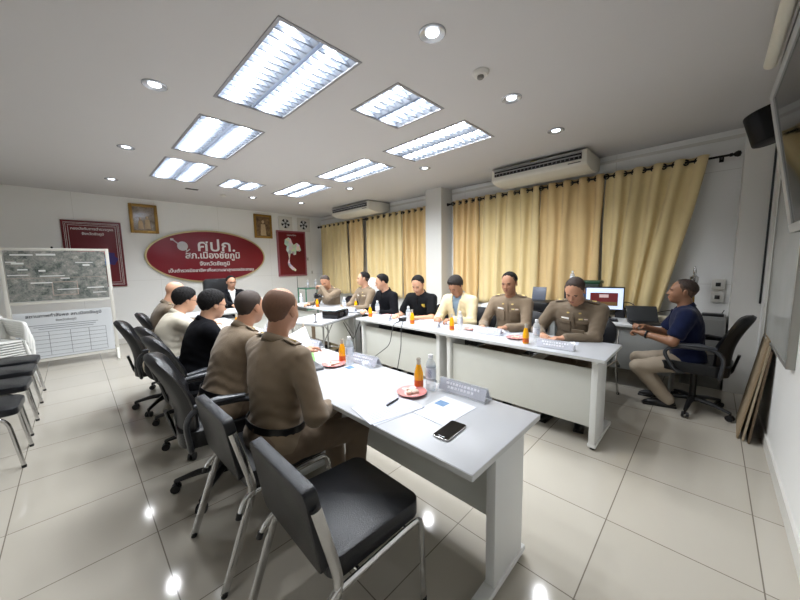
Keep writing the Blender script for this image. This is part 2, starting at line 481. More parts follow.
# Thailand map poster
t = wall_thing('map_poster', 'dark red poster with a multicoloured country map, under the wall fans', 'poster', 4.305, 1.83)
bm = BM(); prism(bm, rrect(.84, 1.24, .006), -.035, -.001, 'Y', .004); obj('frame', bm, mat('poster_frame', (150, 88, 98), .4), t)
bm = BM(); prism(bm, rrect(.75, 1.15, .004), -.038, -.03, 'Y'); obj('board', bm, mat('poster_maroon', (110, 18, 30), .35), t)
text('lettering', 'ประเทศไทย', .06, SILV, t, (0, -.04, .50), ext=.001)
TH = [(-.2, .38), (-.1, .44), (-.03, .40), (.0, .3), (.05, .24), (.14, .3), (.22, .24), (.26, .1), (.22, .06), (.12, .08), (.1, -.02), (.03, -.04), (.0, .02), (-.06, .0), (-.08, -.08),
      (-.1, -.2), (-.08, -.28), (.0, -.36), (.09, -.44), (.07, -.49), (-.04, -.44), (-.12, -.36), (-.15, -.26), (-.11, -.12), (-.13, .02), (-.18, .1), (-.15, .2), (-.22, .26)]
m = bpy.data.materials.new('province_colours'); m.use_nodes = True; nt = m.node_tree
tc = nt.nodes.new('ShaderNodeTexCoord'); vo = nt.nodes.new('ShaderNodeTexVoronoi'); vo.inputs['Scale'].default_value = 11
hs = nt.nodes.new('ShaderNodeHueSaturation'); hs.inputs['Saturation'].default_value = .55; hs.inputs['Value'].default_value = 1.2
nt.links.new(tc.outputs['Object'], vo.inputs['Vector']); nt.links.new(vo.outputs['Color'], hs.inputs['Color'])
mx = nt.nodes.new('ShaderNodeMix'); mx.data_type = 'RGBA'; mx.inputs[0].default_value = .45; mx.inputs[7].default_value = (.8, .8, .7, 1)
nt.links.new(hs.outputs[0], mx.inputs[6]); nt.links.new(mx.outputs[2], nt.nodes['Principled BSDF'].inputs['Base Color'])
bm = BM(); prism(bm, TH, -.045, -.036, 'Y'); obj('map_shape', bm, m, t, False)

def picmat(name, cols, scale, seed, refl=False):
    m = bpy.data.materials.new(name); m.use_nodes = True; nt = m.node_tree; b = nt.nodes['Principled BSDF']
    tc = nt.nodes.new('ShaderNodeTexCoord'); mp = nt.nodes.new('ShaderNodeMapping'); mp.inputs['Location'].default_value = (seed, seed, 0)
    n = nt.nodes.new('ShaderNodeTexNoise'); n.inputs['Scale'].default_value = scale; n.inputs['Detail'].default_value = 6; n.inputs['Roughness'].default_value = .7
    cr = nt.nodes.new('ShaderNodeValToRGB')
    cr.color_ramp.elements.remove(cr.color_ramp.elements[0])
    for i, c in enumerate(cols):
        e = cr.color_ramp.elements.new(.3 + .4 * i / (len(cols) - 1)) if i else cr.color_ramp.elements[0]
        e.position = .3 + .4 * i / (len(cols) - 1); e.color = (*lin(c), 1)
    nt.links.new(tc.outputs['Object'], mp.inputs[0]); nt.links.new(mp.outputs[0], n.inputs['Vector'])
    nt.links.new(n.outputs['Fac'], cr.inputs[0]); nt.links.new(cr.outputs[0], b.inputs['Base Color'])
    b.inputs['Roughness'].default_value = .12 if refl else .5
    return m
def framed(x, z, w, h, label, m, figs):
    t = wall_thing('picture_frame', label, 'picture frame', x, z)
    bm = BM(); f = .055
    for c in ((-w / 2, -w / 2 + f, -h / 2, h / 2), (w / 2 - f, w / 2, -h / 2, h / 2), (-w / 2 + f, w / 2 - f, -h / 2, -h / 2 + f), (-w / 2 + f, w / 2 - f, h / 2 - f, h / 2)):
        box(bm, c[0], c[1], -.04, -.002, c[2], c[3], .008)
    obj('frame', bm, GOLD, t)
    bm = BM(); box(bm, -w / 2 + f - .003, w / 2 - f + .003, -.02, -.004, -h / 2 + f - .003, h / 2 - f + .003); obj('print', bm, m, t, False)
    bm = BM()
    for (cx, cz, s) in figs:
        ball(bm, (cx, -.022, cz + .09 * s), (.022 * s, .004, .028 * s), 12)
        prism(bm, [(cx - .05 * s, cz - .14 * s), (cx + .05 * s, cz - .14 * s), (cx + .036 * s, cz + .05 * s), (cx - .036 * s, cz + .05 * s)], -.024, -.02, 'Y', .001)
    obj('portrait_figure', bm, mat('sepia_light', (188, 164, 128), .5, var=.25, vscale=30), t)
framed(1.115, 2.50, .46, .58, 'gold framed glazed photograph above the left end of the oval sign',
       picmat('photo_print', [(60, 52, 48), (120, 104, 84), (150, 140, 130), (90, 70, 52)], 9, 3, True), [(-.06, -.08, .9), (.05, -.06, 1.0)])
framed(3.545, 2.52, .46, .60, 'gold framed sepia portrait above the right end of the oval sign',
       picmat('sepia_print', [(52, 34, 22), (110, 84, 56), (150, 122, 84)], 12, 8), [(0, -.02, 1.5)])

for i, (x, lb) in enumerate(((4.16, 'square white wall fan with black blades, the one toward the oval sign'), (4.70, 'square white wall fan with black blades, the one toward the curtains'))):
    t = thing('extractor_fan', lb, 'extractor fan', (x, YN, 2.64), 0, 'pair of wall extractor fans')
    bm = BM()
    n = 32; R0 = .125
    ring = [bm.verts.new((R0 * math.cos(2 * PI * k / n), -.03, R0 * math.sin(2 * PI * k / n))) for k in range(n)]
    def sq(k, s=.19):
        a = 2 * PI * k / n; c, d = math.cos(a), math.sin(a); q = s / max(abs(c), abs(d)); return (c * q, d * q)
    out = [bm.verts.new((sq(k)[0], -.03, sq(k)[1])) for k in range(n)]; back = [bm.verts.new((sq(k)[0], -.002, sq(k)[1])) for k in range(n)]
    rb = [bm.verts.new((R0 * math.cos(2 * PI * k / n), -.004, R0 * math.sin(2 * PI * k / n))) for k in range(n)]
    for k in range(n):
        j = (k + 1) % n
        for A, B in ((ring, out), (out, back), (ring, rb)): bm.faces.new((A[k], A[j], B[j], B[k]))
    obj('housing', bm, TRIM_M, t)
    bm = BM(); prism(bm, ell(32, .124, .124), -.006, -.003, 'Y'); obj('shutter', bm, mat('fan_dark', (26, 27, 28), .5), t, False)
    bm = BM()
    for k in range(5):
        a = k * 2 * PI / 5 + .3
        pts = [(.03, -.018), (.115, -.035), (.118, .035), (.03, .018)]
        prism(bm, [(p * math.cos(a) - q * math.sin(a), p * math.sin(a) + q * math.cos(a)) for p, q in pts], -.016, -.013, 'Y')
    obj('blades', bm, mat('fan_blade', (200, 202, 204), .4), t)
    bm = BM(); M = Matrix.Translation((0, -.03, 0)) @ Matrix.Rotation(PI / 2, 4, 'X'); ball(bm, (0, -.02, 0), (.034, .012, .034)); obj('hub', bm, mat('hub_grey', (70, 72, 74), .4), t)
o_bm = BM(); tube(o_bm, [(4.42, YN - .012, 1.2), (4.42, YN - .012, .8)], .008, 8)
tagit(obj('wall_conduit', o_bm, mat('conduit', (120, 118, 116), .5)), 'thin grey cable conduit hanging below the map poster', 'conduit')
for x, z, lb in ((4.78, 1.68, 'small wall switch beside the map poster'), (4.90, 1.3, 'wall socket plate lower right of the map poster')):
    t = thing('wall_socket', lb, 'wall socket', (x, YN, z))
    bm = BM(); box(bm, -.035, .035, -.012, 0, -.05, .05, .004); obj('plate', bm, TRIM_M, t)
    bm = BM(); box(bm, -.012, .012, -.015, -.01, -.02, .02, .002); obj('rocker', bm, mat('rocker_grey', (150, 150, 150), .4), t)

# ------------------------------------------------------------------ curtains
CUR = [mat('curtain_gold', (222, 201, 150), .75, var=.05, vscale=5, bump=.12, bscale=300, sheen=.2),
       mat('curtain_amber', (220, 191, 138), .75, var=.05, vscale=5, bump=.12, bscale=300, sheen=.2)]
RODX, RODZ = 5.16, 2.60
def curtain(y0, y1, nf, seed, label, m, zb=.72, lean0=0.0, lean1=0.0, amp=.045):
    rr = random.Random(seed)
    ph = [rr.uniform(-.35, .35) for _ in range(nf + 2)]
    am = [rr.uniform(.75, 1.25) for _ in range(nf + 2)]
    nu, nv = nf * 14 + 1, 22
    ztop = RODZ + .045
    def fn(u, v):
        z = ztop + (zb - ztop) * v
        f = u * nf
        i = int(f); w = f - i; p = ph[i] * (1 - w) + ph[min(i + 1, nf + 1)] * w; a = am[i] * (1 - w) + am[min(i + 1, nf + 1)] * w
        vv = min(1, v * 3)
        s = math.sin(2 * PI * f + p * vv)
        s2 = s / (abs(s) ** .35 + .05) if s else 0
        x = RODX + amp * (1 - .12 * vv) * s2 * (1 + (a - 1) * vv) + .02 * vv * math.sin(5 * u * nf * .37 + seed + 3 * v)
        y = y0 + (y1 - y0) * u
        y += v * (lean0 * (1 - u) + lean1 * u) + .02 * vv * math.sin(2 * PI * f * .5 + 2.2 * v + seed)
        zz = z + (.012 * math.sin(f * 2.1 + seed) if v > .97 else 0)
        return (x, y, zz)
    t = thing('curtain', label, 'curtain', (0, 0, 0), 0, 'gold eyelet curtains')
    bm = BM(); grid_surface(bm, fn, nu, nv)
    me_o = obj('fabric', bm, m, t, True, 180)
    sm = me_o.modifiers.new('thickness', 'SOLIDIFY'); sm.thickness = .003
    for k in range(nf * 2):
        f = (k * .5) / nf
        y = y0 + (y1 - y0) * f
        if k % 2 == 0 and k > 0 or True:
            bm = BM()
            d = (y1 - y0) / abs(y1 - y0)
            M = Matrix.Translation((RODX, y, RODZ)) @ Matrix.Rotation(PI / 2, 4, 'X') @ Matrix.Rotation((.9 if k % 2 else -.9), 4, 'Y')
            lathe(bm, [(.021, -.004), (.036, -.006), (.038, 0), (.036, .006), (.021, .004), (.021, -.004)], 16, M)
            obj('eyelet', bm, mat('eyelet_black', (24, 20, 18), .35, .4), t)
    return t
curtain(8.22, 6.95, 6, 1, 'gold curtain nearest the far corner, behind the seated officers', CUR[0])
curtain(6.90, 6.30, 3, 2, 'short gold curtain left of the dark gap, second from the far corner', CUR[1])
curtain(6.16, 4.95, 6, 3, 'gold curtain right of the dark gap, behind the man in the black shirt', CUR[0])
curtain(4.93, 4.24, 4, 4, 'narrow gold curtain just left of the white column', CUR[1])
curtain(3.60, 3.05, 4, 5, 'narrow gold curtain just right of the white column', CUR[1])
curtain(3.03, 1.98, 5, 6, 'gold curtain hanging behind the printer', CUR[0], zb=.75)
curtain(1.96, 1.12, 4, 7, 'gold curtain hanging behind the computer monitor', CUR[1], zb=.78)
curtain(1.10, .10, 5, 8, 'gold curtain at the near end of the rod, gathered toward the desk', CUR[0], zb=.78, lean1=.34)
def rod(y0, y1, label):
    t = thing('curtain_rod', label, 'curtain rod', (RODX, 0, RODZ))
    bm = BM(); cyl(bm, (0, y0, 0), (0, y1, 0), .0125, seg=14); obj('pole', bm, mat('rod_black', (26, 21, 19), .35, .5), t)
    for y, s in ((y0, -1), (y1, 1)):
        bm = BM()
        M = Matrix.Translation((0, y, 0)) @ Matrix.Rotation(-s * PI / 2, 4, 'X')
        lathe(bm, [(0, 0), (.018, 0), (.02, .02), (.012, .03), (.026, .045), (.034, .065), (.026, .085), (0, .095)], 18, M)
        obj('finial', bm, mat('rod_black', (0, 0, 0)), t)
    for y in (y0 + .06, (y0 + y1) / 2, y1 - .06):
        bm = BM(); cyl(bm, (0, y, 0), (XE - RODX, y, 0), .008, seg=10); box(bm, XE - RODX - .012, XE - RODX, y - .02, y + .02, -.035, .035, .003)
        obj('bracket', bm, mat('rod_black', (0, 0, 0)), t)
rod(-.06, 3.66, 'black curtain rod with ball finials along the near curtains')
rod(4.19, 8.28, 'black curtain rod along the far curtains beyond the column')

# ------------------------------------------------------------------ air conditioners
ACM = mat('ac_casing', (222, 219, 208), .4)
def aircon(y0, y1, label):
    t = thing('air_conditioner', label, 'air conditioner', (0, 0, 0), 0, 'ceiling mounted air conditioners')
    bm = BM()
    prof = [(5.29, 2.885), (4.66, 2.885), (4.635, 2.87), (4.635, 2.72), (4.66, 2.69), (4.86, 2.655), (5.08, 2.66), (5.24, 2.70), (5.29, 2.74)]
    prism(bm, prof, y0, y1, 'Y', .012); obj('casing', bm, ACM, t)
    bm = BM(); box(bm, 4.618, 4.64, y0 + .06, y1 - .06, 2.765, 2.845); obj('outlet', bm, mat('ac_dark', (28, 30, 32), .6), t, False)
    bm = BM()
    M = Matrix.Translation((4.616, 0, 2.838)) @ Matrix.Rotation(math.radians(25), 4, 'Y'); box(bm, -.025, 0, y0 + .055, y1 - .055, -.006, .006, M=M)
    M = Matrix.Translation((4.612, 0, 2.80)) @ Matrix.Rotation(math.radians(25), 4, 'Y'); box(bm, -.012, 0, y0 + .065, y1 - .065, -.004, .004, M=M)
    obj('louver', bm, mat('ac_louver', (176, 176, 178), .3, .4), t, False)
    bm = BM(); n = 22
    for k in range(n):
        y = y0 + .09 + (y1 - y0 - .18) * k / (n - 1); box(bm, 4.608, 4.622, y - .004, y + .004, 2.768, 2.80)
    obj('vane', bm, mat('vane_grey', (130, 130, 132), .4), t, False)
    bm = BM(); box(bm, 4.628, 4.634, y0 + .07, y0 + .22, 2.725, 2.735); obj('badge', bm, mat('badge_dark', (60, 50, 44), .4), t, False)
    bm = BM(); box(bm, 4.628, 4.634, (y0 + y1) / 2 - .03, (y0 + y1) / 2 + .06, 2.852, 2.872); obj('energy_label', bm, mat('label_yellow', (190, 178, 60), .5), t, False)
aircon(1.21, 2.52, 'long white ceiling air conditioner above the near curtains')
aircon(5.45, 6.86, 'long white ceiling air conditioner above the far curtains')

# ------------------------------------------------------------------ near wall things: television, speaker, screen case, whiteboard, boards
t = thing('television', 'large wall television with a silver bezel, tilted down, cut by the picture edge', 'television', (2.08, -.235, 1.965))
R0 = Matrix.Rotation(math.radians(-9.5), 4, 'X')
bm = BM(); box(bm, -.64, .62, -.035, .0, -.37, .37, .006, M=R0); obj('case', bm, BLKPL, t)
bm = BM()
for c in ((-.64, .62, .33, .37), (-.64, .62, -.37, -.325), (-.64, -.60, -.325, .33), (.53, .62, -.325, .33)): box(bm, c[0], c[1], -.001, .012, c[2], c[3], .003, M=R0)
obj('bezel', bm, mat('tv_silver', (172, 174, 174), .4, .3), t)
bm = BM(); box(bm, -.60, .575, .0, .005, -.325, .33, M=R0); obj('screen', bm, mat('tv_glass', (14, 11, 10), .06), t, False)
bm = BM(); box(bm, -.2, .2, -.15, -.13, -.2, .2, .004); tube(bm, [(-.1, -.13, .0), (-.1, -.03, 0)], .02, 10); tube(bm, [(.1, -.13, .0), (.1, -.03, 0)], .02, 10)
obj('wall_mount', bm, BLKPL, t)

t = thing('loudspeaker', 'black wall loudspeaker in the corner beside the television', 'loudspeaker', (3.98, -.25, 2.52))
bm = BM()
Rs = Matrix.Rotation(math.radians(-16), 4, 'X') @ Matrix.Rotation(math.radians(-12), 4, 'Z')
prism(bm, [(.14 * math.cos(PI * k / 14), .12 * math.sin(PI * k / 14)) for k in range(15)] + [(-.14, -.07), (.14, -.07)], -.13, .12, 'Z', .018, Rs)
obj('cabinet', bm, mat('speaker_case', (9, 9, 10), .5, spec=.25), t)
bm = BM(); M = Rs @ Matrix.Translation((0, .02, .119)); lathe(bm, [(0, .006), (.06, .006), (.075, .002), (.075, 0)], 20, M, 1, .7); obj('grille', bm, mat('grille_black', (12, 12, 13), .8), t)
bm = BM(); tube(bm, [(0, -.13, 0), (0, -.06, 0)], .018, 10); box(bm, -.04, .04, -.14, -.128, -.05, .05, .003); obj('bracket', bm, BLKPL, t)

t = thing('projection_screen', 'rolled projection screen in a white tube case under the ceiling', 'projection screen', (0, -.2, 2.80))
bm = BM(); cyl(bm, (1.1, 0, 0), (3.5, 0, 0), .034, seg=24); obj('case', bm, mat('screen_case', (222, 218, 204), .4), t)
bm = BM(); box(bm, 1.14, 3.46, -.07, -.045, -.04, .0, .003); obj('bottom_bar', bm, BLKPL, t)
bm = BM()
for x in (1.3, 3.38): cyl(bm, (x, 0, .03), (x, 0, .10), .012, seg=10)
obj('hanger', bm, ALU, t)

t = thing('whiteboard', 'whiteboard on the near wall beside the television, its shade and smudges coloured in grey', 'whiteboard', (3.50, YS, 1.46))
bm = BM(); box(bm, -.56, .56, .012, .03, -.635, .635); obj('board', bm, mat('whiteboard_surface', (176, 178, 174), .18, var=.12, vscale=5), t, False)  # grey base colours in the board's shade, the mottling its smudges
bm = BM()
for c in ((-.58, -.56, -.655, .655), (.56, .58, -.655, .655), (-.56, .56, -.655, -.635), (-.56, .56, .635, .655)): box(bm, c[0], c[1], 0, .038, c[2], c[3], .003)
obj('frame', bm, mat('whiteboard_frame', (150, 148, 142), .35, .5), t)

CARD = mat('cardboard', (150, 132, 106), .8, var=.08)
for i, (lb, m, dx, dy, th, w, h) in enumerate((
        ('brown board leaning on the near wall, outermost of the leaning boards', CARD, 3.93, -.245, 8, .50, .84),
        ('pale hardboard panel leaning on the near wall, between two others', mat('hardboard', (170, 156, 132), .75, var=.1), 3.90, -.275, 6.5, .50, .80),
        ('dark board leaning innermost against the near wall', mat('board_dark', (96, 80, 62), .7, var=.2), 3.87, -.305, 5, .50, .76))):
    bm = BM(); prism(bm, [(-w / 2, 0), (w / 2, 0), (w / 2, h), (-w / 2, h)], -.006, .006, 'Y', .001)
    o = obj('leaning_board', bm, m, None, False); o.location = (dx, dy, 0.004); o.rotation_euler = (math.radians(th), 0, math.radians(-2))
    tagit(o, lb, 'board', 'boards leaning on the near wall')
bm = BM(); tube(bm, [(4.93, YS + .012, 2.6), (4.92, YS + .012, 1.8), (4.93, YS + .012, 1.0)], .008, 8)
tagit(obj('wall_cable', bm, BLKPL), 'dark cable running down the corner by the column', 'cable')
for z, lb in ((1.17, 'wall switch box on the side wall, upper of two'), (1.02, 'wall switch box on the side wall, lower of two')):
    t = thing('switch_box', lb, 'switch box', (XE, -.065, z), 0, 'two switch boxes on the side wall')
    bm = BM(); box(bm, -.035, 0, -.055, .055, -.06, .06, .005); obj('plate', bm, TRIM_M, t)
    bm = BM(); box(bm, -.042, -.03, -.022, .022, -.022, .022, .003); obj('rocker', bm, mat('switch_black', (30, 30, 30), .4), t)
# ------------------------------------------------------------------ meeting tables
def meeting_table(x0, y0, l, label, side, w=.60, rz=0.0):
    """side: +1 when the people sit on the +X side, -1 when on the -X side"""
    t = thing('meeting_table', label, 'table', (x0 + w / 2, y0 + l / 2, 0), rz, 'white meeting tables')
    a, b = w / 2, l / 2
    bm = BM(); box(bm, -a, a, -b + .001, b - .001, .725, .75, .002); obj('tabletop', bm, [WHITE], t)
    bm = BM()
    for c in ((-a - .002, -a, -b + .001, b - .001), (a, a + .002, -b + .001, b - .001), (-a, a, -b, -b + .001), (-a, a, b - .001, b)):
        box(bm, c[0], c[1], c[2], c[3], .7255, .7475)
    obj('edge_band', bm, EDGEM, t, False)
    for e in (-1, 1):
        yy = e * (b - .075)
        bm = BM()
        cx = -side * (a - .19)          # the column stands nearer the open side
        box(bm, cx - .14, cx + .14, yy - .022, yy + .022, .05, .70, .004)
        obj('leg', bm, LEGM, t)
        bm = BM(); box(bm, -a + .05, a - .02, yy - .03, yy + .03, .022, .055, .008); obj('foot_bar', bm, LEGM, t)
        bm = BM(); box(bm, -a + .03, a - .03, yy - .02, yy + .02, .70, .725, .003); obj('top_bracket', bm, LEGM, t)
        for fx in (-a + .09, a - .06):
            bm = BM(); lathe(bm, [(0, 0), (.017, 0), (.017, .014), (.008, .016), (.008, .024), (0, .024)], 14, Matrix.Translation((fx, yy, 0))); obj('rubber_foot', bm, BLKPL, t)
    bm = BM(); mx = -side * (a - .10)
    box(bm, mx - .009, mx + .009, -b + .10, b - .10, .17, .64, .002); obj('modesty_panel', bm, MODM, t)
    bm = BM(); box(bm, -.02, .02, -b + .1, b - .1, .68, .705, .003); obj('rail', bm, LEGM, t)
    return t
meeting_table(.89, .54, 1.5, 'white table nearest the camera, with the phone and loose papers on it', -1)
meeting_table(.89, 2.045, 1.5, 'white table with the grey folder on it, second along the left row', -1)
meeting_table(.89, 3.55, 1.5, 'white table third along the left row, before the man in cream', -1)
meeting_table(2.64, .51, 1.5, 'white table at the near end of the curtain side row, with its leg exposed', 1)
meeting_table(2.66, 2.015, 1.45, 'white table second along the curtain side row, cables hanging down its front', 1)
meeting_table(2.88, 3.95, 1.9, 'white table farthest along the curtain side row, behind the projector table', 1)
t = meeting_table(1.3, 5.0, 1.7, 'white head table in front of the man in the black suit', 1)
t.location = (1.75, 5.85, 0); t.rotation_euler = (0, 0, PI / 2)

# folding projector table
t = thing('folding_table', 'small white folding table carrying the projector between the rows', 'table', (2.47, 3.93, 0), math.radians(22))
bm = BM(); prism(bm, rrect(1.05, .62, .03), .722, .75, 'Z', .006); obj('tabletop', bm, WHITE, t)
for sx in (-1, 1):
    bm = BM()
    tube(bm, arcpts([(sx * .40, -.25, .0), (sx * .40, -.25, .70), (sx * .40, .25, .70), (sx * .40, .25, .0)], .03), .0125, 10)
    tube(bm, [(sx * .40, -.25, .2), (sx * .40, .25, .2)], .009, 8)
    obj('leg_frame', bm, STEEL, t)
    bm = BM()
    for y in (-.22, .22): tube(bm, [(sx * .40, y, .42), (sx * .12, y, .715)], .007, 8)
    obj('brace', bm, STEEL, t)
bm = BM(); box(bm, -.45, .45, -.26, -.245, .70, .722); box(bm, -.45, .45, .245, .26, .70, .722); obj('apron_rail', bm, STEEL, t)

# ------------------------------------------------------------------ projector
t = thing('projector', 'black projector lying on the small folding table', 'projector', (2.55, 3.78, .75), math.radians(28))
bm = BM(); prism(bm, rrect(.34, .26, .03), .012, .10, 'Z', .008); obj('body', bm, BLKGL, t)
bm = BM(); M = Matrix.Translation((.07, -.125, .056)) @ Matrix.Rotation(PI / 2, 4, 'X'); lathe(bm, [(0, .012), (.022, .012), (.026, .02), (.032, .02), (.032, -.01), (0, -.01)], 20, M); obj('lens', bm, mat('lens_ring', (70, 72, 76), .25, .5), t)
bm = BM()
for k in range(9): box(bm, -.13 + k * .012, -.125 + k * .012, -.133, -.128, .03, .085)
obj('vent', bm, mat('vent_grey', (60, 60, 62), .5), t, False)
for sx in (-.12, .12):
    bm = BM(); cyl(bm, (sx, -.09, 0), (sx, -.09, .014), .012, seg=12); obj('foot', bm, BLKPL, t)
bm = BM(); M = Matrix.Translation((2.56, 3.80, .853)) @ Matrix.Rotation(.35, 4, 'Z'); box(bm, -.15, .15, -.1, .1, 0, .012, .003, M=M)
tagit(obj('document', bm, mat('pale_blue_paper', (206, 222, 226), .6)), 'pale document lying on top of the projector', 'document')
bm = BM(); tube(bm, arcpts([(2.70, 3.72, .80), (2.84, 3.6, .80), (2.76, 3.44, .765), (2.70, 3.43, .7), (2.62, 3.48, .45), (2.60, 3.52, .52), (2.52, 3.56, .70)], .06), .006, 8)
tagit(obj('power_cable', bm, BLKPL), 'black cable drooping from the projector beside the folding table', 'cable')
bm = BM(); tube(bm, arcpts([(2.86, 2.80, .758), (2.70, 2.74, .758), (2.625, 2.7, .74), (2.615, 2.75, .50), (2.60, 3.1, .25), (2.45, 3.45, .10), (2.4, 3.6, .01)], .08), .005, 8)
tagit(obj('power_cable', bm, mat('cable_grey', (60, 62, 64), .5)), 'thin dark cable curving down the front of the curtain side tables, left one', 'cable')
bm = BM(); tube(bm, arcpts([(2.86, 2.76, .758), (2.68, 2.60, .758), (2.625, 2.56, .74), (2.615, 2.56, .50), (2.60, 2.62, .2), (2.62, 2.66, .06)], .08), .005, 8)
tagit(obj('power_cable', bm, MATS['cable_grey']), 'thin dark cable falling straight down the table front, right one', 'cable')
bm = BM(); box(bm, 2.55, 2.67, 2.55, 2.85, .0, .05, .006); tagit(obj('power_strip', bm, mat('strip_white', (206, 204, 198), .4)), 'white power strip on the floor under the curtain side tables', 'power strip')
bm = BM(); box(bm, 2.87, 2.99, 2.76, 2.85, .75, .79, .008); tagit(obj('power_adapter', bm, BLKPL), 'black power adapter on the table before the man in the polo', 'power adapter')

# ------------------------------------------------------------------ chairs
def steel_chair(label, round_back=False):
    t = thing('stacking_chair', label, 'chair')
    bm = BM(); prism(bm, rrect(.44, .44, .05), .425, .492, 'Z', .02)
    for v in bm.verts:
        if v.co.z > .46: v.co.z += .012 * math.cos(v.co.x * 5) * math.cos(v.co.y * 5) + .012 * (v.co.x / .22 < -.6)
    obj('seat', bm, LEATHER2, t)
    bm = BM()
    h0, h1 = .50, .80
    if round_back: poly = rrect(.44, .36, .16, 8, 0, .68)
    else: poly = rrect(.45, .31, .028, 5, 0, .645)
    prism(bm, poly, -.022, .024, 'X', .012, Matrix.Translation((-.235, 0, 0)) @ Matrix.Translation((0, 0, .48)) @ Matrix.Rotation(math.radians(-9), 4, 'Y') @ Matrix.Translation((0, 0, -.48)))
    o = obj('backrest', bm, LEATHER2, t)
    for s in (-1, 1):
        y = s * .238
        bm = BM(); tube(bm, arcpts([(-.36, y, .012), (-.205, y, .43), (-.215, y, .50), (-.275, y, .74)], .04, 4), .019, 12, flat=((0, 1, 0), .5)); obj('leg', bm, CHROME, t)
        bm = BM(); tube(bm, arcpts([(-.20, y, .415), (.15, y * .95, .415), (.215, y * .93, .40), (.225, y * .93, .012)], .07, 6), .015, 10, flat=((0, 1, 0), .7)); obj('leg', bm, CHROME, t)
        bm = BM(); tube(bm, arcpts([(-.205, y, .43), (-.255, y, .40), (-.275, y + s * .01, .355)], .03, 3), .011, 10); obj('bracket', bm, CHROME, t)
        bm = BM(); cyl(bm, (-.275, y + s * .01, .36), (-.283, y + s * .012, .335), .0135, seg=12); obj('end_plug', bm, BLKPL, t)
        for x in (-.363, .225):
            bm = BM(); cyl(bm, (x, y * (1 if x < 0 else .93), 0), (x + (.004 if x < 0 else 0), y * (1 if x < 0 else .93), .022), .014, seg=12); obj('foot_cap', bm, BLKPL, t)
    bm = BM(); tube(bm, [(-.12, -.225, .415), (-.12, .225, .415)], .009, 8); tube(bm, [(.12, -.22, .415), (.12, .22, .415)], .009, 8); obj('crossbar', bm, CHROME, t)
    return t
c0 = place(steel_chair('empty black chair with chrome legs nearest the camera'), (.725, 1.04, 0), math.radians(-1), group='black chairs with chrome legs')
def steel(x, y, rz, label, grp): return place(dup(c0), (x, y, 0), math.radians(rz), label, grp)
steel(.70, 1.72, 1, 'black chair with chrome legs under the nearest seated officer', 'black chairs with chrome legs')

def side_chair(label):
    t = thing('side_chair', label, 'chair')
    bm = BM(); prism(bm, rrect(.42, .42, .07), .42, .475, 'Z', .022)
    for v in bm.verts:
        if v.co.x > .12: v.co.z -= (v.co.x - .12) * .12
    obj('seat', bm, LEATHER2, t)
    bm = BM(); prism(bm, rrect(.42, .28, .06, 6, 0, .70), -.02, .02, 'X', .012, Matrix.Translation((-.26, 0, 0))); obj('backrest', bm, LEATHER2, t)
    for s in (-1, 1):
        bm = BM(); tube(bm, arcpts([(-.15, s * .18, .41), (.15, s * .19, .41), (.20, s * .20, .012)], .09, 7), .013, 10); obj('leg', bm, CHROME, t)
        bm = BM(); tube(bm, arcpts([(.0, s * .19, .41), (-.20, s * .19, .40), (-.24, s * .20, .012)], .09, 7), .013, 10); obj('leg', bm, CHROME, t)
        bm = BM(); tube(bm, arcpts([(-.15, s * .17, .41), (-.24, s * .17, .43), (-.26, s * .17, .62)], .05, 4), .011, 8); obj('back_post', bm, CHROME, t)
        for x in (.20, -.24):
            bm = BM(); cyl(bm, (x, s * .20, 0), (x, s * .20, .02), .014, seg=10); obj('foot_cap', bm, BLKPL, t)
    return t
SL = ['black side chair at the left edge, nearest the camera in its row', 'black side chair second in the row at the left edge',
      'black side chair third in the row at the left edge', 'black side chair farthest in the left row, before the white plastic chairs']
s0 = side_chair(SL[0])
for i, y in enumerate((3.84, 4.50, 5.10, 5.64)):
    o = s0 if i == 0 else dup(s0)
    place(o, (-.585, y, 0), math.radians(-2), SL[i], 'row of black side chairs')

def plastic_chair(label):
    m = mat('white_plastic', (226, 226, 222), .35)
    t = thing('plastic_chair', label, 'chair')
    bm = BM(); prism(bm, rrect(.40, .40, .06), .40, .418, 'Z', .006)
    obj('seat', bm, m, t)
    bm = BM()
    def bp(u, v): return (-.19 - .10 * v, (u - .5) * (.40 + .02 * math.sin(PI * v)), .42 + .38 * v + .02 * math.sin(PI * u))
    for k in range(6):       # slatted back
        u0, u1 = k / 6 + .02, (k + 1) / 6 - .02
        pts = [bp((u0 + u1) / 2, v) for v in (0, .3, .6, .95)]
        tube(bm, pts, .022, 6, flat=((0, 1, 0), 1.0)) if False else None
        vs = []
        for v in (0, .25, .5, .75, .95): vs.append([Vector(bp(u0, v)), Vector(bp(u1, v))])
        for (p, q), (r, s) in zip(vs, vs[1:]):
            for d in (0, -.008):
                bm.faces.new([bm.verts.new(w + Vector((d, 0, 0))) for w in (p, q, s, r)])
    tube(bm, [bp(u, 1) for u in (0, .1, .3, .5, .7, .9, 1)], .016, 8)
    obj('backrest', bm, m, t)
    for s in (-1, 1):
        bm = BM(); tube(bm, arcpts([(-.27, s * .22, .66), (.05, s * .235, .63), (.17, s * .23, .62), (.185, s * .215, .41)], .05, 5), .018, 8, flat=((0, 1, 0), 1.3)); obj('armrest', bm, m, t)
        for x in (-.20, .18):
            bm = BM(); tube(bm, [(x, s * .19, .41), (x + (.05 if x > 0 else -.06), s * .225, 0)], [.026, .02], 8, flat=((0, 1, 0), .6)); obj('leg', bm, m, t)
    return t
p0 = None
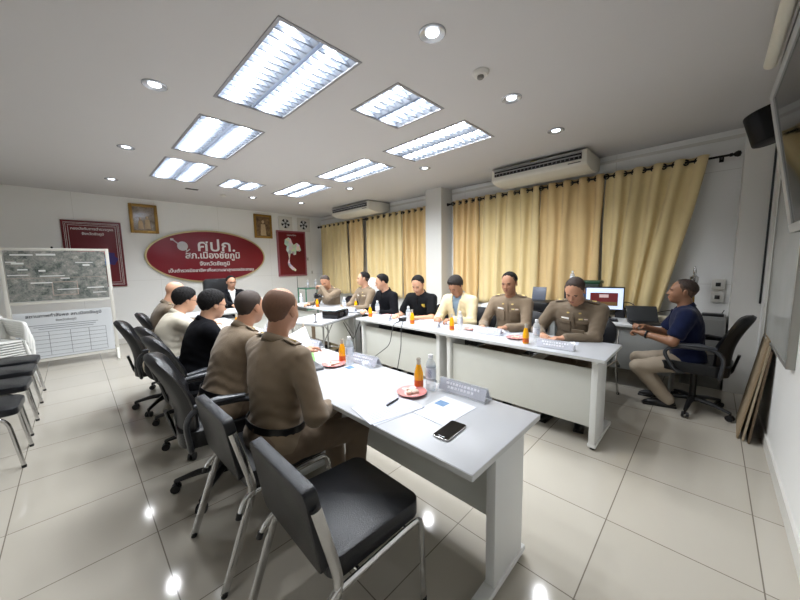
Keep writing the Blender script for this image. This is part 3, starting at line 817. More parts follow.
for k in range(8):
    lb = 'white plastic chair in the stack at the left edge, ' + ['bottom one', 'second from the bottom', 'third from the bottom', 'fourth from the bottom', 'fourth from the top', 'third from the top', 'second from the top', 'topmost'][k]
    o = plastic_chair(lb) if p0 is None else dup(p0)
    if p0 is None: p0 = o
    place(o, (-.72 - k * .006, 6.15, .030 * k), math.radians(-62 + (k % 3 - 1) * 1.0), lb, 'stacked white plastic chairs')

def office_chair(label, bs=1.0):
    t = thing('office_chair', label, 'office chair')
    # base
    bm = BM(); cyl(bm, (0, 0, .09), (0, 0, .13), .045, seg=20); cyl(bm, (0, 0, .12), (0, 0, .40), .026, seg=16); cyl(bm, (0, 0, .30), (0, 0, .41), .018, seg=16)
    obj('gas_column', bm, BLKPL, t)
    for k in range(5):
        a = k * 2 * PI / 5 + .3; c, s = math.cos(a), math.sin(a)
        bm = BM(); tube(bm, [(c * .03, s * .03, .115), (c * .16, s * .16, .105), (c * .29, s * .29, .075)], [.028, .022, .015], 8, flat=((0, 0, 1), .9))
        ob = obj('base_arm', bm, BLKPL, t)
        bm = BM()
        px, py = -s, c
        for d in (-1, 1): cyl(bm, (c * .29 + px * d * .008, s * .29 + py * d * .008, .028), (c * .29 + px * d * .024, s * .29 + py * d * .024, .028), .028, seg=16)
        cyl(bm, (c * .29, s * .29, .035), (c * .29, s * .29, .08), .010, seg=8)
        obj('caster', bm, BLKPL, ob)
    bm = BM(); box(bm, -.12, .12, -.10, .10, .385, .42, .01); obj('seat_plate', bm, BLKPL, t)
    bm = BM()
    def seat(u, v):
        x = -.24 + .50 * u; y = (v - .5) * .50
        return x, y
    prism(bm, rrect(.50, .50, .11, 8), .415, .50, 'Z', .034)
    for v in bm.verts:
        if v.co.z > .45: v.co.z += .02 * (abs(v.co.y) / .25) ** 2 - (.03 * ((v.co.x - .05) / .2) ** 2 if v.co.x > .05 else 0)
    obj('seat', bm, LEATHER, t)
    # tall rounded back, curved from side to side
    def outline(z):    # half width at height fraction
        if z < .12: return .17 + .05 * math.sin(z / .12 * PI / 2)
        if z < .60: return .22 + .025 * math.sin((z - .12) / .48 * PI / 2)
        return .245 * math.sqrt(max(0, 1 - ((z - .60) / .40) ** 2.3)) ** .9
    H0, H1 = .46, .975 * bs
    nz, ny = 26, 15
    for nm, d0, m in (('backrest', 0, LEATHER), ('back_shell', 1, BACKSHELL)):
        bm = BM(); fr = []; bk = []
        for i in range(nz):
            f = i / (nz - 1); w = max(outline(f), .004); z = H0 + (H1 - H0) * f
            rf, rb = [], []
            for j in range(ny):
                q = -1 + 2 * j / (ny - 1); y = w * q
                edge = math.sqrt(max(0, 1 - abs(q) ** 5)) * math.sqrt(max(0, 1 - max(0, (f - .86) / .14) ** 3)) * min(1, f / .05 + .2)
                x0 = -.205 - .105 * f - .02 * f * f + .05 * q * q * (w / .24) ** 2 + .03 * math.sin(f * PI * 1.2)
                if d0 == 0: a, b = x0 + .045 * edge + .008 * math.cos(f * 14) * edge, x0 - .012 * edge
                else: a, b = x0 - .010 * edge, x0 - .040 * edge
                rf.append(bm.verts.new((a, y * (.97 if d0 else 1), z))); rb.append(bm.verts.new((b, y * (.97 if d0 else 1), z)))
            fr.append(rf); bk.append(rb)
        for i in range(nz - 1):
            for j in range(ny - 1):
                bm.faces.new((fr[i][j], fr[i][j + 1], fr[i + 1][j + 1], fr[i + 1][j])); bm.faces.new((bk[i][j], bk[i + 1][j], bk[i + 1][j + 1], bk[i][j + 1]))
            bm.faces.new((fr[i][0], fr[i + 1][0], bk[i + 1][0], bk[i][0])); bm.faces.new((fr[i][-1], bk[i][-1], bk[i + 1][-1], fr[i + 1][-1]))
        bm.faces.new([*fr[0], *bk[0][::-1]]); bm.faces.new([*fr[-1][::-1], *bk[-1]])
        bmesh.ops.remove_doubles(bm, verts=bm.verts[:], dist=.0006)
        obj(nm, bm, m, t, True, 60)
    bm = BM(); tube(bm, arcpts([(-.10, 0, .40), (-.245, 0, .405), (-.29, 0, .60)], .05), .012, 10, flat=((0, 1, 0), 2.6)); obj('back_support', bm, BLKPL, t)
    for s in (-1, 1):
        bm = BM(); tube(bm, arcpts([(-.20, s * .22, .42), (-.20, s * .285, .42), (-.22, s * .285, .60), (-.16, s * .285, .675), (.12, s * .285, .66), (.20, s * .285, .60), (.10, s * .28, .42), (.05, s * .22, .41)], .06, 5), .016, 10, flat=((0, 1, 0), 1.2))
        ar = obj('armrest', bm, GREYPL, t)
        bm = BM(); tube(bm, [(-.17, s * .285, .683), (-.05, s * .285, .692), (.10, s * .285, .682)], [.014, .022, .014], 10, flat=((0, 1, 0), 1.3)); obj('arm_pad', bm, GREYPL, ar)
    return t
g = 'black swivel office chairs along the left tables'
oc = place(office_chair('black office chair in which the officer second from the camera sits'), (.61, 2.33, 0), math.radians(-6), group=g)
def office(x, y, rz, label, grp=g): return place(dup(oc), (x, y, 0), math.radians(rz), label, grp)
office(.68, 3.02, 2, 'black office chair under the man in the black jacket')
office(.70, 3.60, 3, 'black office chair under the man in the cream shirt')
office(.60, 4.16, -6, 'empty black office chair pushed back from the table, its back farthest to the left')
office(.82, 4.72, -6, 'black office chair under the bald officer at the far left')
office(4.16, .06, 84, 'black office chair of the man in the navy polo shirt', 'office chair at the desk')
# the chief's big chair
t = thing('executive_chair', 'large black high-backed executive chair behind the head table', 'office chair', (2.03, 6.82, 0), math.radians(-92))
bm = BM(); prism(bm, rrect(.56, .72, .08, 6, 0, .90), -.05, .06, 'X', .03, Matrix.Translation((-.30, 0, 0))); obj('backrest', bm, LEATHER, t)
bm = BM(); prism(bm, rrect(.56, .56, .08), .42, .54, 'Z', .035); obj('seat', bm, LEATHER, t)
for s in (-1, 1):
    bm = BM(); tube(bm, arcpts([(-.24, s * .30, .5), (-.2, s * .32, .70), (.2, s * .32, .68), (.16, s * .3, .46)], .06), .025, 10); obj('armrest', bm, BLKPL, t)
bm = BM(); cyl(bm, (0, 0, .08), (0, 0, .43), .03, seg=14)
for k in range(5):
    a = k * 2 * PI / 5; tube(bm, [(0, 0, .10), (.31 * math.cos(a), .31 * math.sin(a), .06)], [.03, .018], 8); cyl(bm, (.31 * math.cos(a), .31 * math.sin(a), 0.0), (.31 * math.cos(a), .31 * math.sin(a), .06), .025, seg=12)
obj('base', bm, BLKPL, t)

# chairs behind the curtain side tables
vc = steel_chair('black round-backed chair behind the man in the far corner', True)
VL = [(3.74, .92, 'black round-backed chair under the large officer nearest the monitor'), (3.74, 1.62, 'black round-backed chair under the slim officer before the printer'),
      (3.70, 2.28, 'navy black round-backed chair under the man in the cream jacket'), (3.70, 2.92, 'black round-backed chair under the man in the black polo'),
      (3.70, 3.60, 'black round-backed chair under the man in the black shirt'), (3.78, 4.28, 'black round-backed chair under the officer looking sideways'),
      (3.74, 4.68, 'empty black round-backed chair between the two far officers'), (3.66, 5.22, 'black round-backed chair under the officer in the far corner')]
for i, (x, y, lb) in enumerate(VL):
    o = vc if i == 0 else dup(vc)
    place(o, (x, y, 0), math.radians(180 + (i * 37 % 9 - 4)), lb, 'round-backed chairs behind the curtain side tables')

# ------------------------------------------------------------------ things on the tables
WATER = mat('clear_plastic', (232, 240, 246), .06, alpha=.38, spec=.7)
CLEAR = mat('clear_acrylic', (238, 242, 248), .06, alpha=.25, spec=.7)
JUICE = mat('orange_juice', (252, 178, 20), .12, coat=.3, sss=.0)
LBL = mat('label_print', (224, 228, 236), .5)
def water_bottle():
    t = thing('water_bottle', 'x', 'bottle')
    bm = BM()
    pr = [(0, .0), (.024, 0), (.030, .006), (.030, .03), (.0285, .034), (.030, .038), (.030, .06), (.0285, .064), (.030, .068), (.030, .14), (.028, .155), (.016, .178), (.0125, .184), (.0125, .198), (0, .198)]
    lathe(bm, pr, 20); obj('bottle', bm, WATER, t)
    bm = BM(); lathe(bm, [(.0305, .072), (.0308, .074), (.0308, .132), (.0305, .134)], 20); obj('label', bm, LBL, t)
    bm = BM()
    for k in range(7):
        for a in (0.4, 2.5, 4.6):
            z = .082 + k * .0068; n = 5
            for q in range(n):
                a0 = a + q * .14; a1 = a0 + (.11 if (k + q) % 3 else .05)
                v = [bm.verts.new((.0311 * math.cos(w), .0311 * math.sin(w), zz)) for w, zz in ((a0, z), (a1, z), (a1, z + .003), (a0, z + .003))]; bm.faces.new(v)
    obj('label_print', bm, mat('label_blue', (70, 96, 150), .5), t, False)
    bm = BM(); lathe(bm, [(0, .186), (.0145, .186), (.0145, .204), (.013, .207), (0, .207)], 18); obj('cap', bm, mat('cap_white', (236, 238, 240), .4), t)
    return t
def juice_bottle():
    t = thing('juice_bottle', 'x', 'bottle')
    bm = BM(); lathe(bm, [(0, 0), (.023, 0), (.026, .006), (.026, .05), (.0275, .07), (.026, .09), (.017, .125), (.012, .142), (0, .144)], 20); obj('juice', bm, JUICE, t)
    bm = BM(); lathe(bm, [(.0265, .012), (.0268, .014), (.0268, .048), (.0265, .05)], 20); obj('label', bm, mat('juice_label', (212, 98, 30), .5, var=.25, vscale=90), t)
    bm = BM(); lathe(bm, [(.0122, .140), (.0118, .165), (.0135, .167), (.0135, .176), (.011, .178), (.0105, .142)], 18); obj('glass_neck', bm, mat('neck_glass', (206, 200, 188), .1, alpha=.6), t)
    return t
PINK = mat('saucer_pink', (228, 156, 154), .2, coat=.4)
def saucer():
    t = thing('saucer', 'x', 'plate')
    bm = BM(); lathe(bm, [(0, .004), (.045, .004), (.062, .008), (.082, .017), (.084, .0155), (.062, .004), (.046, 0), (0, 0)], 32); obj('dish', bm, PINK, t)
    bm = BM(); lathe(bm, [(0, .0052), (.040, .0055), (.044, .0048)], 28); obj('well', bm, mat('saucer_well', (236, 190, 186), .25), t)
    bm = BM()
    rr = random.Random(4)
    for k in range(3):
        a = k * 2.2; box(bm, -.022, .022, -.014, .014, 0, .016, .005, M=Matrix.Translation((.016 * math.cos(a), .016 * math.sin(a), .006)) @ Matrix.Rotation(a + .5, 4, 'Z') @ Matrix.Rotation(.2, 4, 'X'))
    obj('snack_wrapper', bm, mat('snack', (214, 196, 180), .4, var=.3, vscale=70), t)
    return t
def name_plate(w=.30):
    t = thing('name_plate', 'x', 'name plate')
    bm = BM()
    for s in (-1, 1):
        v = [bm.verts.new(q) for q in ((s * .04, -w / 2, 0), (s * .04, w / 2, 0), (s * .002, w / 2, .072), (s * .002, -w / 2, .072))]; bm.faces.new(v)
    v = [bm.verts.new(q) for q in ((-.04, -w / 2, .0005), (.04, -w / 2, .0005), (.04, w / 2, .0005), (-.04, w / 2, .0005))]; bm.faces.new(v)
    o = obj('holder', bm, CLEAR, t, False); md = o.modifiers.new('thickness', 'SOLIDIFY'); md.thickness = .002
    bm = BM()
    for s in (-1, 1):
        v = [bm.verts.new(q) for q in ((s * .033, -w / 2 + .006, .010), (s * .033, w / 2 - .006, .010), (s * .0055, w / 2 - .006, .064), (s * .0055, -w / 2 + .006, .064))]; bm.faces.new(v)
    obj('name_card', bm, mat('name_card', (186, 186, 198), .6), t, False)
    rr = random.Random(3)
    for s in (-1, 1):
        bm = BM()
        for row, (ww, zz) in enumerate(((.7, .045), (.5, .025))):
            y = -w * ww / 2
            while y < w * ww / 2:
                l = rr.uniform(.008, .02); f = (zz - .010) / .054; x = s * (.0335 - .0275 * f + .0014)
                v = [bm.verts.new(q) for q in ((x, y, zz), (x, y + l, zz), (x - s * .0052, y + l, zz + .012), (x - s * .0052, y, zz + .012))]; bm.faces.new(v)
                y += l + .006
        obj('name_print', bm, mat('print_white', (240, 240, 246), .6), t, False)
    return t
def paper(w, l, label, x, y, rz, z=.7505, m=PAPER, lines=True, name='paper_sheet', pic=False, tilt=None):
    t = thing(name, label, 'paper', (x, y, z), math.radians(rz), 'papers on the tables')
    if tilt: t.rotation_euler = (math.radians(tilt[0]), math.radians(tilt[1]), math.radians(rz))
    bm = BM(); box(bm, -w / 2, w / 2, -l / 2, l / 2, 0, .0012); obj('sheet', bm, m, t, False)
    if lines:
        bm = BM(); rr = random.Random(int(x * 100 + y * 17)); q = l / 2 - .05
        for k in range(int(l / .014) - 5):
            ww = (w / 2 - .03) * rr.uniform(.75, 1)
            box(bm, -w / 2 + .03, ww, q - .0018, q, .0012, .0015); q -= .014
        obj('text_lines', bm, mat('ink_soft', (128, 132, 148), .7), t, False)
    if pic:
        bm = BM(); box(bm, .02, .075, l / 2 - .075, l / 2 - .015, .0012, .0016); obj('printed_picture', bm, mat('printed_blue', (92, 130, 170), .5, var=.5, vscale=40), t, False)
    return t
wb, jb, sc_, npl = water_bottle(), juice_bottle(), saucer(), name_plate()
used = set()
def put(proto, x, y, label, group, rz=None, z=.7505):
    o = proto if proto.name not in used else dup(proto)
    used.add(proto.name)
    return place(o, (x, y, z), math.radians(rz if rz is not None else (x * 977 + y * 331) % 360), label, group)
GB, GJ, GP, GN = 'plastic water bottles on the tables', 'orange juice bottles on the tables', 'pink saucers on the tables', 'acrylic name plates on the tables'
WATERS = [(1.385, 1.12, 'water bottle nearest the camera, beside the phone owner\'s juice'), (1.36, 1.86, 'water bottle on the left tables, before the nearest officer'),
          (2.88, 1.10, 'water bottle in front of the large officer at the near end'), (2.90, 1.93, 'water bottle standing before the man in the cream jacket'),
          (2.86, 2.66, 'water bottle before the man in the black polo'), (3.04, 3.44, 'water bottle before the man in the black shirt'),
          (3.05, 4.26, 'water bottle behind the projector'), (1.32, 3.12, 'water bottle before the man in the black jacket'), (2.18, 5.72, 'water bottle on the head table, toward the map poster'),
          (1.60, 5.70, 'water bottle on the head table, toward the left row'), (3.02, 5.62, 'water bottle at the far end of the curtain side tables')]
for x, y, lb in WATERS: put(wb, x, y, lb, GB)
JUICES = [(1.36, 1.19, 'orange juice bottle nearest the camera on the left tables'), (1.36, 1.95, 'orange juice bottle before the nearest officer'),
          (2.77, 1.15, 'orange juice bottle in front of the large officer at the near end'), (2.83, 1.99, 'orange juice bottle before the man in the cream jacket'),
          (2.83, 2.57, 'orange juice bottle before the man in the black polo'), (2.86, 3.39, 'orange juice bottle before the man in the black shirt'),
          (3.22, 4.18, 'orange juice bottle before the officer looking sideways'), (1.50, 2.78, 'orange juice bottle behind the raised papers'),
          (1.30, 3.98, 'orange juice bottle before the bald officer'), (2.98, 4.98, 'orange juice bottle before the far corner officer')]
for x, y, lb in JUICES: put(jb, x, y, lb, GJ)
SAUC = [(1.265, 1.16, 'pink saucer with wrapped snacks nearest the camera'), (1.27, 1.93, 'pink saucer beside the second juice bottle of the left tables'),
        (2.89, 1.30, 'pink saucer between the two near officers'), (2.99, 1.84, 'pink saucer before the man in the cream jacket'), (2.97, 2.46, 'pink saucer before the man in the black polo'),
        (3.05, 3.26, 'pink saucer before the man in the black shirt')]
for x, y, lb in SAUC: put(sc_, x, y, lb, GP)
NPS = [(1.445, .94, 2, 'clear name plate nearest the camera, at the table edge'), (1.44, 1.80, 6, 'clear name plate before the nearest officer'), (1.45, 2.56, 4, 'clear name plate beside the raised papers'),
       (2.76, .90, 2, 'clear name plate before the large officer at the near end'), (2.90, 1.60, 4, 'clear name plate before the slim officer'), (2.82, 2.30, -2, 'purple-grey name plate between polo and cream jacket'),
       (2.80, 3.08, 4, 'name plate before the man in the black shirt'), (3.00, 4.05, 0, 'name plate behind the projector'), (1.45, 3.4, 0, 'name plate before the man in the cream shirt')]
for x, y, r, lb in NPS: put(npl, x, y, lb, GN, r)
paper(.297, .21, 'stapled report sheet under the pen, nearest the camera', 1.045, 1.13, -13, z=.7525)
paper(.297, .21, 'second report sheet tucked under the report with the pen', 1.05, 1.12, -10)
paper(.26, .20, 'white sheet with a small blue picture beside the phone', 1.225, .905, -2, lines=False, pic=True)
paper(.25, .21, 'white sheet with a grey picture beside the second saucer', 1.26, 1.74, -4, lines=False, pic=True)
paper(.21, .297, 'open document before the large officer at the near end', 3.06, .95, 12)
paper(.21, .297, 'open document under the hands of the slim officer', 3.06, 1.52, -12)
paper(.21, .297, 'open document before the man in the cream jacket', 3.08, 2.24, 5)
paper(.21, .297, 'open document under the hands of the man in the black polo', 3.06, 2.98, 8)
paper(.21, .297, 'open document before the man in the black shirt', 3.10, 3.62, -8)
paper(.21, .297, 'open document before the officer looking sideways', 3.2, 4.4, 5)
paper(.21, .297, 'open document before the man in the black jacket', 1.12, 3.0, -8)
paper(.21, .297, 'open document before the man in the cream shirt', 1.12, 3.66, 4)
paper(.21, .297, 'open document on the head table', 1.95, 5.9, 92)
paper(.22, .30, 'raised white report held up by the nearest officer', 1.21, 2.36, -30, z=.85, tilt=(30, -26))
bm = BM(); box(bm, -.12, .12, -.16, .16, 0, .018, .004); o = obj('folder', bm, mat('folder_grey', (92, 94, 98), .5)); o.location = (1.08, 2.08, .7505); o.rotation_euler = (0, 0, math.radians(-12))
tagit(o, 'closed dark grey folder under the arm of the nearest officer', 'folder')
bm = BM(); box(bm, -.11, .11, -.15, .15, 0, .003); o = obj('folder', bm, mat('folder_green', (120, 190, 90), .5)); o.location = (1.18, 2.26, .7505); o.rotation_euler = (0, 0, math.radians(-28))
tagit(o, 'thin green folder under the hand near the raised report', 'folder')
# pen
t = thing('ballpoint_pen', 'black ballpoint pen lying on the nearest report', 'pen', (1.105, 1.15, .7592), math.radians(10))
bm = BM(); cyl(bm, (-.05, 0, 0), (.045, 0, 0), .0048, seg=12); cyl(bm, (.045, 0, 0), (.058, 0, 0), .0045, .001, seg=12); obj('barrel', bm, BLKPL, t)
bm = BM(); box(bm, -.05, -.012, -.0012, .0012, .004, .008); obj('clip', bm, CHROME, t)
# phone
t = thing('smartphone', 'black smartphone with a silver edge lying on the nearest table', 'phone', (1.075, .765, .7505), math.radians(94))
bm = BM(); prism(bm, rrect(.078, .160, .012), 0, .008, 'Z', .002); obj('body', bm, mat('phone_silver', (190, 188, 186), .25, .8), t)
bm = BM(); prism(bm, rrect(.074, .156, .011), .0078, .0088, 'Z'); obj('screen', bm, mat('phone_glass', (10, 10, 12), .05), t)
bm = BM(); prism(bm, rrect(.03, .004, .0019), .0088, .0091, 'Z', M=Matrix.Translation((0, .068, 0))); obj('earpiece', bm, ALU, t)
# small camera on tripod at the far table
t = thing('compact_camera', 'small black camera on a mini tripod on the far table', 'camera', (2.99, 5.02, .7505), math.radians(160))
bm = BM(); box(bm, -.035, .035, -.06, .06, .15, .23, .012); box(bm, -.02, .02, -.025, .025, .225, .25, .006); obj('body', bm, BLKPL, t)
bm = BM(); cyl(bm, (-.03, 0, .19), (-.095, 0, .19), .032, seg=18); obj('lens', bm, BLKGL, t)
for k in range(3):
    a = k * 2 * PI / 3; bm = BM(); tube(bm, [(0, 0, .15), (.07 * math.cos(a), .07 * math.sin(a), .004)], .006, 8); obj('leg', bm, BLKPL, t)
# table microphone stands
for i, (x, y, lb) in enumerate(((2.13, 3.62, 'tiny black stand on the projector table'), (2.30, 5.72, 'small black box on the head table before the suited man'))):
    bm = BM()
    if i == 0: cyl(bm, (0, 0, 0), (0, 0, .008), .03, seg=16); cyl(bm, (0, 0, 0), (0, 0, .10), .005, seg=8); ball(bm, (0, 0, .105), .013, 12)
    else: box(bm, -.06, .06, -.04, .04, 0, .05, .006)
    o = obj('microphone_stand' if i == 0 else 'black_box', bm, BLKPL); o.location = (x, y, .7505); tagit(o, lb, 'microphone' if i == 0 else 'box')
# crumpled clear cups / wrappers
bm = BM(); ball(bm, (0, 0, .022), (.045, .06, .022), 14)
for v in bm.verts: v.co += Vector(noise.noise_vector(v.co * 60)) * .008; v.co.z = max(v.co.z, .001)
o = obj('plastic_wrapper', bm, CLEAR); o.location = (2.97, 1.44, .7505); tagit(o, 'crumpled clear plastic wrapper before the slim officer', 'wrapper')
bm = BM(); ball(bm, (0, 0, .02), (.035, .05, .02), 14)
for v in bm.verts: v.co += Vector(noise.noise_vector(v.co * 70)) * .007; v.co.z = max(v.co.z, .001)
o = obj('plastic_wrapper', bm, CLEAR); o.location = (1.40, 1.72, .7505); tagit(o, 'crumpled clear plastic wrapper by the second water bottle', 'wrapper')

# ------------------------------------------------------------------ desks and equipment by the curtains
DESKF = mat('desk_grey', (150, 152, 150), .5)
def desk(y0, y1, label, x0=4.30, x1=5.0):
    t = thing('desk', label, 'desk', (0, 0, 0), 0, 'grey desks along the curtains')
    bm = BM(); box(bm, x0, x1, y0, y1, .722, .75, .003); obj('desktop', bm, mat('desk_top', (196, 198, 198), .3), t)
    bm = BM(); box(bm, x0 + .06, x0 + .08, y0 + .03, y1 - .03, .22, .72, .002); obj('front_panel', bm, DESKF, t)
    for y in (y0 + .02, y1 - .04):
        bm = BM(); box(bm, x0 + .05, x1 - .05, y, y + .02, .0, .722, .002); obj('side_panel', bm, DESKF, t)
    return t
desk(.22, 1.42, 'grey office desk carrying the computer monitor')
desk(1.44, 2.64, 'grey office desk carrying the printer', 4.4)
desk(2.66, 3.6, 'grey office desk behind the man in the cream jacket', 4.4)
t = thing('computer_monitor', 'flat computer monitor showing a white window with a dark red picture', 'monitor', (4.72, 1.00, .75), math.radians(180 + 17))
bm = BM(); box(bm, -.02, .02, -.25, .25, .09, .39, .006); obj('case', bm, BLKPL, t)
bm = BM(); box(bm, .0195, .0215, -.235, .235, .108, .375)
m = mat('screen_white', (210, 222, 240), .2, emit=((206, 222, 250), .75)); obj('screen', bm, m, t, False)
bm = BM(); box(bm, .0216, .0225, -.12, .18, .15, .315); ps = obj('picture', bm, mat('screen_red', (96, 30, 34), .2, emit=((110, 30, 36), .35), var=.0), t, False)
bm = BM(); box(bm, .0226, .0232, -.12, .18, .15, .20); obj('picture_strip', bm, mat('screen_olive', (110, 84, 50), .2, emit=((110, 84, 50), .35)), t, False)
bm = BM(); box(bm, .0226, .0232, -.02, .08, .255, .295); obj('picture_crest', bm, mat('screen_crest', (210, 180, 176), .2, emit=((200, 180, 180), .4)), t, False)
bm = BM(); box(bm, .0216, .0225, -.235, -.165, .108, .375); obj('side_bar', bm, mat('screen_bar', (60, 76, 100), .2, emit=((60, 76, 110), .4)), t, False)
bm = BM(); tube(bm, [(0, 0, .01), (-.01, 0, .16)], .02, 10, flat=((0, 1, 0), 1.6)); prism(bm, rrect(.16, .24, .04), 0, .012, 'Z', .003); obj('stand', bm, BLKPL, t)
t = thing('keyboard', 'black keyboard on the desk before the monitor', 'keyboard', (4.46, .98, .75), math.radians(12))
bm = BM(); box(bm, -.065, .065, -.22, .22, 0, .018, .004); obj('body', bm, BLKPL, t)
bm = BM()
for i in range(5):
    for j in range(15): box(bm, -.055 + i * .022, -.037 + i * .022, -.21 + j * .028, -.187 + j * .028, .018, .023, .0)
obj('keys', bm, mat('key_black', (34, 34, 36), .5), t, False)
t = thing('laptop', 'dark open tablet leaning back on the desk, left of the navy shirt', 'laptop', (4.48, .50, .75), math.radians(200))
bm = BM(); box(bm, -.11, .11, -.15, .15, 0, .014, .004); obj('base', bm, BLKPL, t)
bm = BM(); box(bm, -.005, .005, -.15, .15, 0, .2, .003, M=Matrix.Translation((-.11, 0, .012)) @ Matrix.Rotation(math.radians(-35), 4, 'Y')); obj('lid', bm, mat('lid_dark', (50, 52, 54), .3), t)
t = thing('printer', 'black inkjet printer on the desk behind the slim officer', 'printer', (4.74, 1.84, .75), math.radians(180))
bm = BM(); box(bm, -.19, .19, -.24, .24, .0, .16, .02); obj('body', bm, BLKPL, t)
bm = BM(); box(bm, .10, .30, -.16, .16, .03, .045, .004); obj('output_tray', bm, BLKPL, t)
bm = BM(); box(bm, -.006, .006, -.10, .10, 0, .20, .003, M=Matrix.Translation((-.12, 0, .15)) @ Matrix.Rotation(math.radians(-12), 4, 'Y')); obj('paper_support', bm, mat('support_grey', (92, 98, 112), .4), t)
bm = BM(); box(bm, .195, .20, -.03, .05, .09, .11, .001); obj('status_panel', bm, mat('panel_grey', (140, 142, 146), .4), t)
t = thing('equipment_crate', 'dark green crate behind the monitor with a bottle beside it', 'crate', (4.92, 1.18, .75))
bm = BM(); box(bm, -.12, .06, -.14, .16, 0, .42, .012); obj('body', bm, mat('crate_dark', (30, 46, 38), .5), t)
bm = BM(); box(bm, -.13, .07, -.15, .17, .42, .46, .01); obj('lid', bm, mat('crate_green', (36, 74, 50), .45), t)
bm = BM(); box(bm, -.125, -.118, -.05, .07, .28, .31, .001); obj('latch', bm, ALU, t)
put(wb, 4.98, 1.42, 'water bottle on a dark case behind the large officer', GB, z=1.13)
bm = BM(); box(bm, 4.90, 5.07, 1.36, 1.50, .75, 1.13, .01); tagit(obj('storage_case', bm, mat('case_dark', (36, 38, 40), .5)), 'dark upright case under the water bottle behind the large officer', 'case')
rr = random.Random(11)
for i, (x, y, w, l, h, c, lb) in enumerate(((4.70, .62, .12, .16, .07, (40, 40, 44), 'small black device box on the desk beside the monitor'), (4.86, .40, .16, .22, .05, (216, 208, 190), 'cream folded cloth on the desk by the gold curtain'),
        (4.82, .80, .10, .10, .12, (30, 30, 34), 'black desk speaker cube beside the monitor'), (4.62, 2.42, .26, .34, .08, (206, 210, 214), 'stack of pale papers on the desk left of the printer'), (4.6, 2.95, .2, .26, .12, (176, 130, 110), 'small brown box behind the man in the cream jacket'))):
    bm = BM(); box(bm, x - w / 2, x + w / 2, y - l / 2, y + l / 2, .75, .75 + h, .008)
    tagit(obj(['device_box', 'folded_cloth', 'desk_speaker', 'paper_stack', 'carton'][i], bm, mat('deskitem%d' % i, c, .5, var=.1)), lb, ['box', 'cloth', 'speaker', 'papers', 'box'][i])
for i, (a, b, c, lb) in enumerate((((4.8, .95, .80), (4.9, .75, .99), (4.78, .5, .76), 'thin black cable looping on the desk beside the monitor'), ((4.86, .6, .76), (4.92, .3, .9), (4.98, .06, .76), 'thin cable along the desk back near the curtain'))):
    bm = BM(); tube(bm, arcpts([a, b, c], .15, 8), .005, 8); tagit(obj('desk_cable', bm, BLKPL), lb, 'cable')
t = thing('cabinet', 'low grey cabinet in the corner behind the navy shirt', 'cabinet', (5.13, .03, 0))
bm = BM(); box(bm, -.16, .15, -.18, .15, 0, .82, .004); obj('body', bm, mat('cabinet_grey', (138, 138, 136), .4, .3), t)
bm = BM(); box(bm, -.168, -.16, -.16, .13, .05, .79, .002); dd = obj('door', bm, mat('cabinet_door', (132, 132, 130), .35, .4), t)
bm = BM(); tube(bm, [(-.17, .10, .42), (-.19, .10, .42), (-.19, .10, .54), (-.17, .10, .54)], .005, 8); obj('handle', bm, CHROME, dd)
t = thing('network_router', 'small black router lying on the low grey cabinet', 'router', (5.06, -.04, .82))
bm = BM(); box(bm, -.05, .05, -.09, .09, 0, .03, .006); obj('body', bm, BLKPL, t)
bm = BM(); cyl(bm, (.04, -.07, .02), (.04, -.09, .07), .004, seg=8); obj('antenna', bm, BLKPL, t)
t = thing('trophy', 'small silver and gold trophy standing by the curtain end', 'trophy', (5.08, .14, .82))
bm = BM(); lathe(bm, [(0, 0), (.05, 0), (.05, .03), (.02, .04), (.015, .30), (.03, .33), (.03, .34)], 18); obj('stem', bm, GOLD, t)
bm = BM(); lathe(bm, [(.01, .33), (.035, .37), (.042, .44), (.03, .45), (.012, .47), (.018, .50), (.012, .55), (0, .57)], 18); obj('cup', bm, CHROME, t)
bm = BM(); box(bm, 4.98, 5.14, .075, .20, .0, .82, .004); tagit(obj('pedestal', bm, DESKF), 'narrow grey pedestal carrying the trophy', 'pedestal')
# white round fan back and green frame at the far side
t = thing('pedestal_fan', 'white round fan standing behind the black shirt by the curtain', 'fan', (4.25, 4.95, 0), math.radians(200))
bm = BM(); M = Matrix.Translation((0, 0, 1.02)) @ Matrix.Rotation(PI / 2, 4, 'Y'); lathe(bm, [(0, -.07), (.08, -.065), (.19, -.03), (.20, 0), (.19, .03), (.09, .06), (0, .07)], 30, M); obj('cage', bm, mat('fan_white', (226, 228, 226), .4), t)
bm = BM(); cyl(bm, (0, 0, .0), (0, 0, .85), .016, seg=12); obj('pole', bm, TRIM_M, t)
bm = BM(); lathe(bm, [(0, 0), (.19, 0), (.19, .015), (.04, .04), (0, .04)], 28); obj('base', bm, TRIM_M, t)
t = thing('trolley', 'green framed trolley against the sign wall below the map poster', 'trolley', (4.40, 7.6, 0))
bm = BM()
for x in (-.28, .28):
    for y in (-.2, .2): tube(bm, [(x, y, .05), (x, y, .92)], .016, 8)
for z in (.35, .9):
    for y in (-.2, .2): tube(bm, [(-.28, y, z), (.28, y, z)], .014, 8)
    for x in (-.28, .28): tube(bm, [(x, -.2, z), (x, .2, z)], .014, 8)
obj('frame', bm, mat('trolley_green', (60, 128, 100), .45), t)
for z in (.36, .905):
    bm = BM(); box(bm, -.27, .27, -.19, .19, z, z + .012, .002); obj('shelf', bm, mat('shelf_grey', (130, 136, 136), .4), t)
for x in (-.28, .28):
    for y in (-.2, .2):
        bm = BM(); cyl(bm, (x, y - .01, .03), (x, y + .01, .03), .03, seg=14); obj('caster', bm, BLKPL, t)
put(wb, 4.30, 7.6, 'water bottle standing on the green trolley, left one', GB, z=.918)
put(wb, 4.52, 7.58, 'water bottle standing on the green trolley, right one', GB, z=.918)
